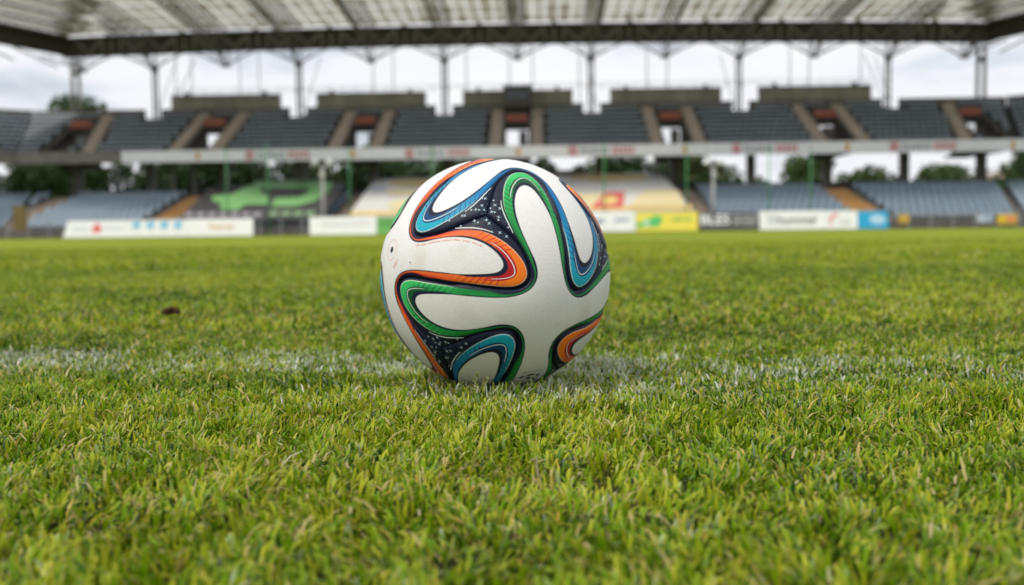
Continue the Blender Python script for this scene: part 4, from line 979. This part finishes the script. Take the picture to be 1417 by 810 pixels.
while q < s[-1] - 0.01:
    if rs.random() < 0.86:
        c = np.array([np.interp(q, s, MIC[:, 0]), np.interp(q, s, MIC[:, 1])]); d = np.array([np.interp(q + 0.005, s, MIC[:, 0]), np.interp(q + 0.005, s, MIC[:, 1])]) - c; d /= np.hypot(*d); n_ = np.array([-d[1], d[0]])
        ls.append([c - n_ * 0.0065, c + n_ * 0.0065 + d * rs.uniform(-0.002, 0.002)])
        if rs.random() < 0.6: ls.append([c + n_ * rs.choice((-.006, 0, .006)), c + d * 0.006 + n_ * rs.choice((-.006, 0, .006))])
    q += 0.0095
child('small_print', strip(ls, [0.0017] * len(ls), 'small_print', M_IO, None, taper=False), 'left')
emb = [((0.205, -0.640), 0.042, 0.016, 0.35), ((0.285, -0.640), 0.015, 0.026, 0.2), ((0.135, -0.69), 0.030, 0.016, 0.6), ((0.215, -0.695), 0.026, 0.022, 0.0), ((0.29, -0.715), 0.024, 0.016, -0.4)]
for c, a, b_, an in emb: child('emblem', patch([[c[0] + a * math.cos(t) * math.cos(an) - b_ * math.sin(t) * math.sin(an), c[1] + a * math.cos(t) * math.sin(an) + b_ * math.sin(t) * math.cos(an)] for t in np.linspace(0, 6.0, 14)], 'emblem', M_IK), 'front')
child('small_print', strip([[[0.10, -0.626], [0.18, -0.59], [0.254, -0.558]]], [0.0035], 'small_print', M_IK, None, taper=False), 'front')
child('small_print', strip([[[-0.262, 0.695], [-0.245, 0.76], [-0.223, 0.831]]], [0.006], 'small_print', mat('ink_pale_grey', (0.45, 0.45, 0.47), 0.5, 0.1), None), 'left')
child('mud_speck', patch(disc((0.32, 0.005), 0.007, 9), 'mud_speck', M_IK), 'left')

# ================================================================ GRASS
def grass_mat():
    m = bpy.data.materials.new('grass_blade'); m.use_nodes = True; t = m.node_tree; b = t.nodes['Principled BSDF']; Lk = t.links.new
    def attr(n): a = t.nodes.new('ShaderNodeAttribute'); a.attribute_name = n; return a.outputs['Fac']
    hue, hgt, dry, pnt = attr('hue'), attr('height'), attr('dry'), attr('paint')
    r = t.nodes.new('ShaderNodeValToRGB'); e = r.color_ramp.elements
    e[0].position = 0.0; e[0].color = (0.013, 0.050, 0.001, 1); e[1].position = 1.0; e[1].color = (0.43, 0.45, 0.025, 1)
    k = e.new(0.35); k.color = (0.098, 0.210, 0.001, 1); k = e.new(0.7); k.color = (0.22, 0.35, 0.002, 1)
    Lk(hue, r.inputs[0])
    def mix(f, a, c):
        n = t.nodes.new('ShaderNodeMixRGB'); Lk(f, n.inputs[0])
        for q, x in ((1, a), (2, c)):
            if isinstance(x, tuple): n.inputs[q].default_value = x + (1,)
            else: Lk(x, n.inputs[q])
        return n.outputs[0]
    # sheath at the foot of a blade is paler and straw coloured, the mown tip is bleached
    foot = t.nodes.new('ShaderNodeMapRange'); foot.inputs['From Min'].default_value = 0.25; foot.inputs['From Max'].default_value = 0.0; Lk(hgt, foot.inputs['Value'])
    fm = t.nodes.new('ShaderNodeMath'); fm.operation = 'MULTIPLY'; fm.inputs[1].default_value = 0.5; Lk(foot.outputs[0], fm.inputs[0])
    tipr = t.nodes.new('ShaderNodeMapRange'); tipr.inputs['From Min'].default_value = 0.86; tipr.inputs['From Max'].default_value = 1.0; Lk(hgt, tipr.inputs['Value'])
    tm = t.nodes.new('ShaderNodeMath'); tm.operation = 'MULTIPLY'; tm.inputs[1].default_value = 0.45; Lk(tipr.outputs[0], tm.inputs[0])
    c = mix(fm.outputs[0], r.outputs[0], (0.20, 0.18, 0.05)); c = mix(tm.outputs[0], c, (0.56, 0.52, 0.12))
    dr = t.nodes.new('ShaderNodeValToRGB'); dr.color_ramp.elements[0].color = (0.60, 0.40, 0.05, 1); dr.color_ramp.elements[1].color = (0.50, 0.40, 0.20, 1); Lk(hue, dr.inputs[0])
    c = mix(dry, c, dr.outputs[0]); c = mix(pnt, c, (0.74, 0.75, 0.70))
    Lk(c, b.inputs['Base Color']); b.inputs['Roughness'].default_value = 0.34; b.inputs['Specular IOR Level'].default_value = 0.22
    tr = t.nodes.new('ShaderNodeBsdfTranslucent'); Lk(c, tr.inputs['Color']); ms = t.nodes.new('ShaderNodeMixShader'); ms.inputs[0].default_value = 0.33
    Lk(b.outputs[0], ms.inputs[1]); Lk(tr.outputs[0], ms.inputs[2]); Lk(ms.outputs[0], t.nodes['Material Output'].inputs['Surface'])
    return m
M_GRASS = grass_mat()
def vnoise(x, y, s, seed):                       # smooth value noise
    g_ = np.random.default_rng(seed).random((256, 256)); x = x * s + 500; y = y * s + 500; xi, yi = np.floor(x).astype(int), np.floor(y).astype(int); fx, fy = x - xi, y - yi
    fx, fy = fx * fx * (3 - 2 * fx), fy * fy * (3 - 2 * fy); a = lambda i, j: g_[(xi + i) % 256, (yi + j) % 256]
    return (a(0, 0) * (1 - fx) + a(1, 0) * fx) * (1 - fy) + (a(0, 1) * (1 - fx) + a(1, 1) * fx) * fy
LINE_C, LINE_S, LINE_Q, LINE_W = 1.085, -0.14, 0.05, 0.088
def blades(n_per_m2, y0, y1, half_angle, margin, hmin, hmax, wid, segs, seed, name, hoff=0.0, xin=0.0, zoff=0.0, straw=False):
    g_ = np.random.default_rng(seed); w1 = half_angle * y1 + margin
    n = int(n_per_m2 * (y1 - y0) * 2 * w1); x = g_.uniform(-w1, w1, n); y = g_.uniform(y0, y1, n)
    k = (np.abs(x) < half_angle * np.maximum(y, 0) + margin) & ((np.abs(x) > half_angle * y + xin) | (xin <= 0) | (y < 0.33)); x, y = x[k], y[k]
    # tufts: pull blades towards scattered centres, and thin out patchily
    den = vnoise(x, y, 14, 3) * 0.6 + vnoise(x, y, 38, 4) * 0.4; k = g_.random(len(x)) < 0.22 + 1.35 * den; x, y, den = x[k], y[k], den[k]
    n = len(x); lush = vnoise(x, y, 5.0, 8) * 0.5 + vnoise(x, y, 1.3, 9) * 0.5
    L = hmin + (hmax - hmin) * np.clip(g_.normal(0.45, 0.2, n) + 0.35 * (lush - 0.5) + 0.3 * (den - .5), 0.0, 1.15)
    tall = g_.random(n) < 0.006; L[tall] *= g_.uniform(1.3, 1.7, tall.sum())
    rb = np.hypot(x - BALL.x, y - BALL.y); L = np.where((rb > 0.02) & (rb < 0.085) & (y < BALL.y + 0.02), L * 1.4, L)
    az = 4 * math.pi * vnoise(x, y, 16, 51) + 2 * math.pi * vnoise(x, y, 45, 52) + g_.normal(0, 0.9, n); lean = np.abs(g_.normal(0.85, 0.45, n)) + 0.05; curl = g_.normal(0.35, 0.6, n)
    lying = g_.random(n) < 0.16; lean[lying] = g_.uniform(0.9, 1.35, lying.sum())
    dryp = g_.random(n); dry = (dryp < (0.045 + 0.13 * (vnoise(x, y, 7, 12) ** 2))).astype(float) * g_.uniform(0.5, 1, n)
    lean = np.where(dry > 0, np.maximum(lean, g_.uniform(0.7, 1.5, n)), lean)
    if straw: dry[:] = g_.uniform(0.6, 1, n); lean[:] = g_.uniform(1.9, 2.6, n); curl[:] = g_.normal(0, 0.5, n)
    hue = np.clip(0.45 + hoff + 0.30 * (vnoise(x, y, 0.9, 61) - 0.5) + 0.7 * (lush - 0.5) + 0.35 * (vnoise(x, y, 17, 41) - 0.5) + g_.normal(0, 0.34, n), 0, 1)
    paint = np.zeros(n); off = y - (LINE_C + LINE_S * x + LINE_Q * np.clip(x * x, 0, 1)) + 0.02 * (vnoise(x, y, 9, 21) - 0.5)
    wear = np.where(x < 0.12, 0.32, 0.13) + 0.20 * np.exp(-((x + 0.016) ** 2 + (y - 0.95) ** 2) / 0.03) + 0.45 * (vnoise(x, y, 11, 22) - 0.5) + 0.6 * (vnoise(x, y, 31, 25) - 0.5)
    inl = (np.abs(off) < LINE_W * (1 + 0.35 * (vnoise(x, y, 22, 23) - .5))) & (g_.random(n) < wear); paint[inl] = g_.uniform(0.2, 1.0, inl.sum())
    stray = (np.abs(off) < 0.15) & (g_.random(n) < 0.04) | ((g_.random(n) < 0.5 * np.exp(-((x - 0.03) ** 2 / 0.022 + (y - 0.905) ** 2 / 0.004)))); paint[stray] = g_.uniform(0.25, 0.85, stray.sum())
    pale = g_.random(n) < 0.05; paint[pale] = np.maximum(paint[pale], g_.uniform(0.08, 0.34, pale.sum()))
    worn = np.abs(off) < LINE_W * 1.2; L[worn] *= 0.85
    wd_ = wid * g_.uniform(0.55, 1.25, n); faceaz = az + math.pi / 2 + g_.normal(0, 0.5, n)
    T = np.linspace(0, 1, segs + 1); prof = np.interp(T, [0, 0.35, 0.8, 1.0], [0.75, 1.0, 0.88, 0.5]); V_ = np.zeros((n, segs + 1, 2, 3)); H_ = np.zeros((n, segs + 1, 2))
    px, py, pz = x.copy(), y.copy(), np.full(n, -0.001 + zoff); ang = lean * 0.35
    for j in range(segs + 1):
        if j:
            st = L / segs; px = px + np.sin(ang) * np.cos(az) * st; py = py + np.sin(ang) * np.sin(az) * st; pz = pz + np.cos(ang) * st; ang = ang + (lean * 0.65 + curl) / segs; ang = np.minimum(ang, 1.9)
        hw = wd_ * prof[j] / 2
        for q, s_ in ((0, -1), (1, 1)):
            V_[:, j, q, 0] = px + s_ * hw * np.cos(faceaz); V_[:, j, q, 1] = py + s_ * hw * np.sin(faceaz); V_[:, j, q, 2] = np.maximum(pz, 0.002) if j else pz; H_[:, j, q] = T[j]
    # nothing may poke into the ball
    d = np.sqrt(((V_ - np.array(BALL)) ** 2).sum(-1)).min((1, 2)); ok = d > BALL_R + 0.0008
    V_, H_ = V_[ok], H_[ok]; hue, dry, paint = hue[ok], dry[ok], paint[ok]; n = len(V_); per = (segs + 1) * 2
    F = []
    for j in range(segs): F.append([2 * j, 2 * j + 1, 2 * j + 3, 2 * j + 2])
    F = (np.arange(n)[:, None, None] * per + np.array(F)[None]).reshape(-1)
    rp_ = lambda a: np.repeat(a, per)
    me = np_mesh(name, V_.reshape(-1, 3), F, 4, M_GRASS, {'hue': rp_(hue), 'height': H_.reshape(-1), 'dry': rp_(dry), 'paint': rp_(paint)})
    o = link(name, me, kind='stuff'); return o, n
gl = [('grass', 'short mown grass blades close to the lens, around and before the ball', blades(150000, 0.33, 1.5, 0.53, 0.26, 0.005, 0.0165, 0.0020, 3, 31, 'grass', -0.02)),
      ('grass', 'mown grass of the pitch behind the ball', blades(26000, 1.5, 4.2, 0.53, 0.55, 0.006, 0.020, 0.0040, 2, 32, 'grass', 0.22)),  # hue offset lightens farther blades: brightness with distance put into their colour
      ('grass', 'mown grass of the pitch towards the far touchline', blades(2600, 4.2, 11.0, 0.53, 1.0, 0.010, 0.028, 0.0140, 1, 33, 'grass', 0.26))]
gl += [('grass', 'mown grass to either side of the lens', blades(36000, -0.3, 1.5, 0.53, 1.25, 0.006, 0.0175, 0.0040, 2, 34, 'grass', 0.0, 0.26)),
       ('grass_clippings', 'dry straw-coloured clippings lying loose on the grass around the ball', blades(1700, 0.33, 1.9, 0.53, 0.2, 0.006, 0.017, 0.0017, 2, 35, 'grass_clippings', 0.2, 0.0, 0.009, True))]
for nme, lb, (o, n) in gl: tag(o, lb, 'grass' if nme == 'grass' else 'clippings'); print('blades', n)

# ---- small things lying in the grass
def on_ground(px, py, z): d = ray(px, py); return CAM + d * ((z - CAM.z) / d.z)
p = on_ground(237, 431, 0.02); cl = MB(); rs = random.Random(4)
for (ox, oy, oz, r_) in ((-0.006, 0, 0.0, 0.009), (0.005, 0.003, 0.001, 0.008), (0.0, -0.004, 0.005, 0.006), (0.012, 0, -0.002, 0.005)):
    b0 = len(cl.v); nu, nv = 9, 6
    for j in range(nv + 1):
        for i in range(nu):
            a, c = 2 * math.pi * i / nu, math.pi * j / nv; rr = r_ * rs.uniform(0.75, 1.2) if 0 < j < nv else r_
            cl.v.append((p.x + ox + rr * math.sin(c) * math.cos(a), p.y + oy + rr * math.sin(c) * math.sin(a), p.z + oz + 0.75 * rr * math.cos(c)))
    for j in range(nv):
        for i in range(nu): cl.f.append((b0 + j * nu + i, b0 + (j + 1) * nu + i, b0 + (j + 1) * nu + (i + 1) % nu, b0 + j * nu + (i + 1) % nu))
tag(cl.build('soil_clod', mat('clod', (0.055, 0.03, 0.015), 0.95, 0.4, 120, 0.8, 300, 0.1)), 'small brown clod of soil lying on the grass left of the ball', 'clod')
p = at(657, 530, 0.868); p.z = 0.0; wdn = thing('weed', 'tiny pale green weed with small leaves against the foot of the ball', 'weed', tuple(p)); st = MB(); lf = MB(); topz = 0.029
st.bar(p, p + Vector((0.002, 0.0, topz)), 0.0008, 5, 0.0004); rs = random.Random(9)
st.bar(p + Vector((0, 0, 0.008)), p + Vector((0.012, 0.0, 0.022)), 0.0006, 5, 0.0003)
for (b0, b1, n) in ((p + Vector((0, 0, 0.011)), p + Vector((0.002, 0, topz)), 14), (p + Vector((0.004, 0, 0.013)), p + Vector((0.012, 0, 0.022)), 7)):
    for k in range(n):
        c = b0.lerp(b1, k / (n - 1)); a = k * 2.4 + rs.uniform(-.3, .3); ln = 0.0062 * (1 - 0.45 * k / n); d = Vector((math.cos(a), math.sin(a) * 0.6 - 0.1, 0.45)).normalized(); s_ = d.cross(Vector((0, 0, 1))).normalized() * 0.0016; i0 = len(lf.v)
        lf.v += [tuple(c), tuple(c + d * ln * .5 + s_), tuple(c + d * ln), tuple(c + d * ln * .5 - s_)]; lf.f.append((i0, i0 + 1, i0 + 2, i0 + 3))
M_WEED = mat('weed_green', (0.26, 0.30, 0.07), 0.6, 0.2, 200, trans=0.3)
st.build('stem', M_WEED, wdn); lf.build('leaves', M_WEED, wdn)
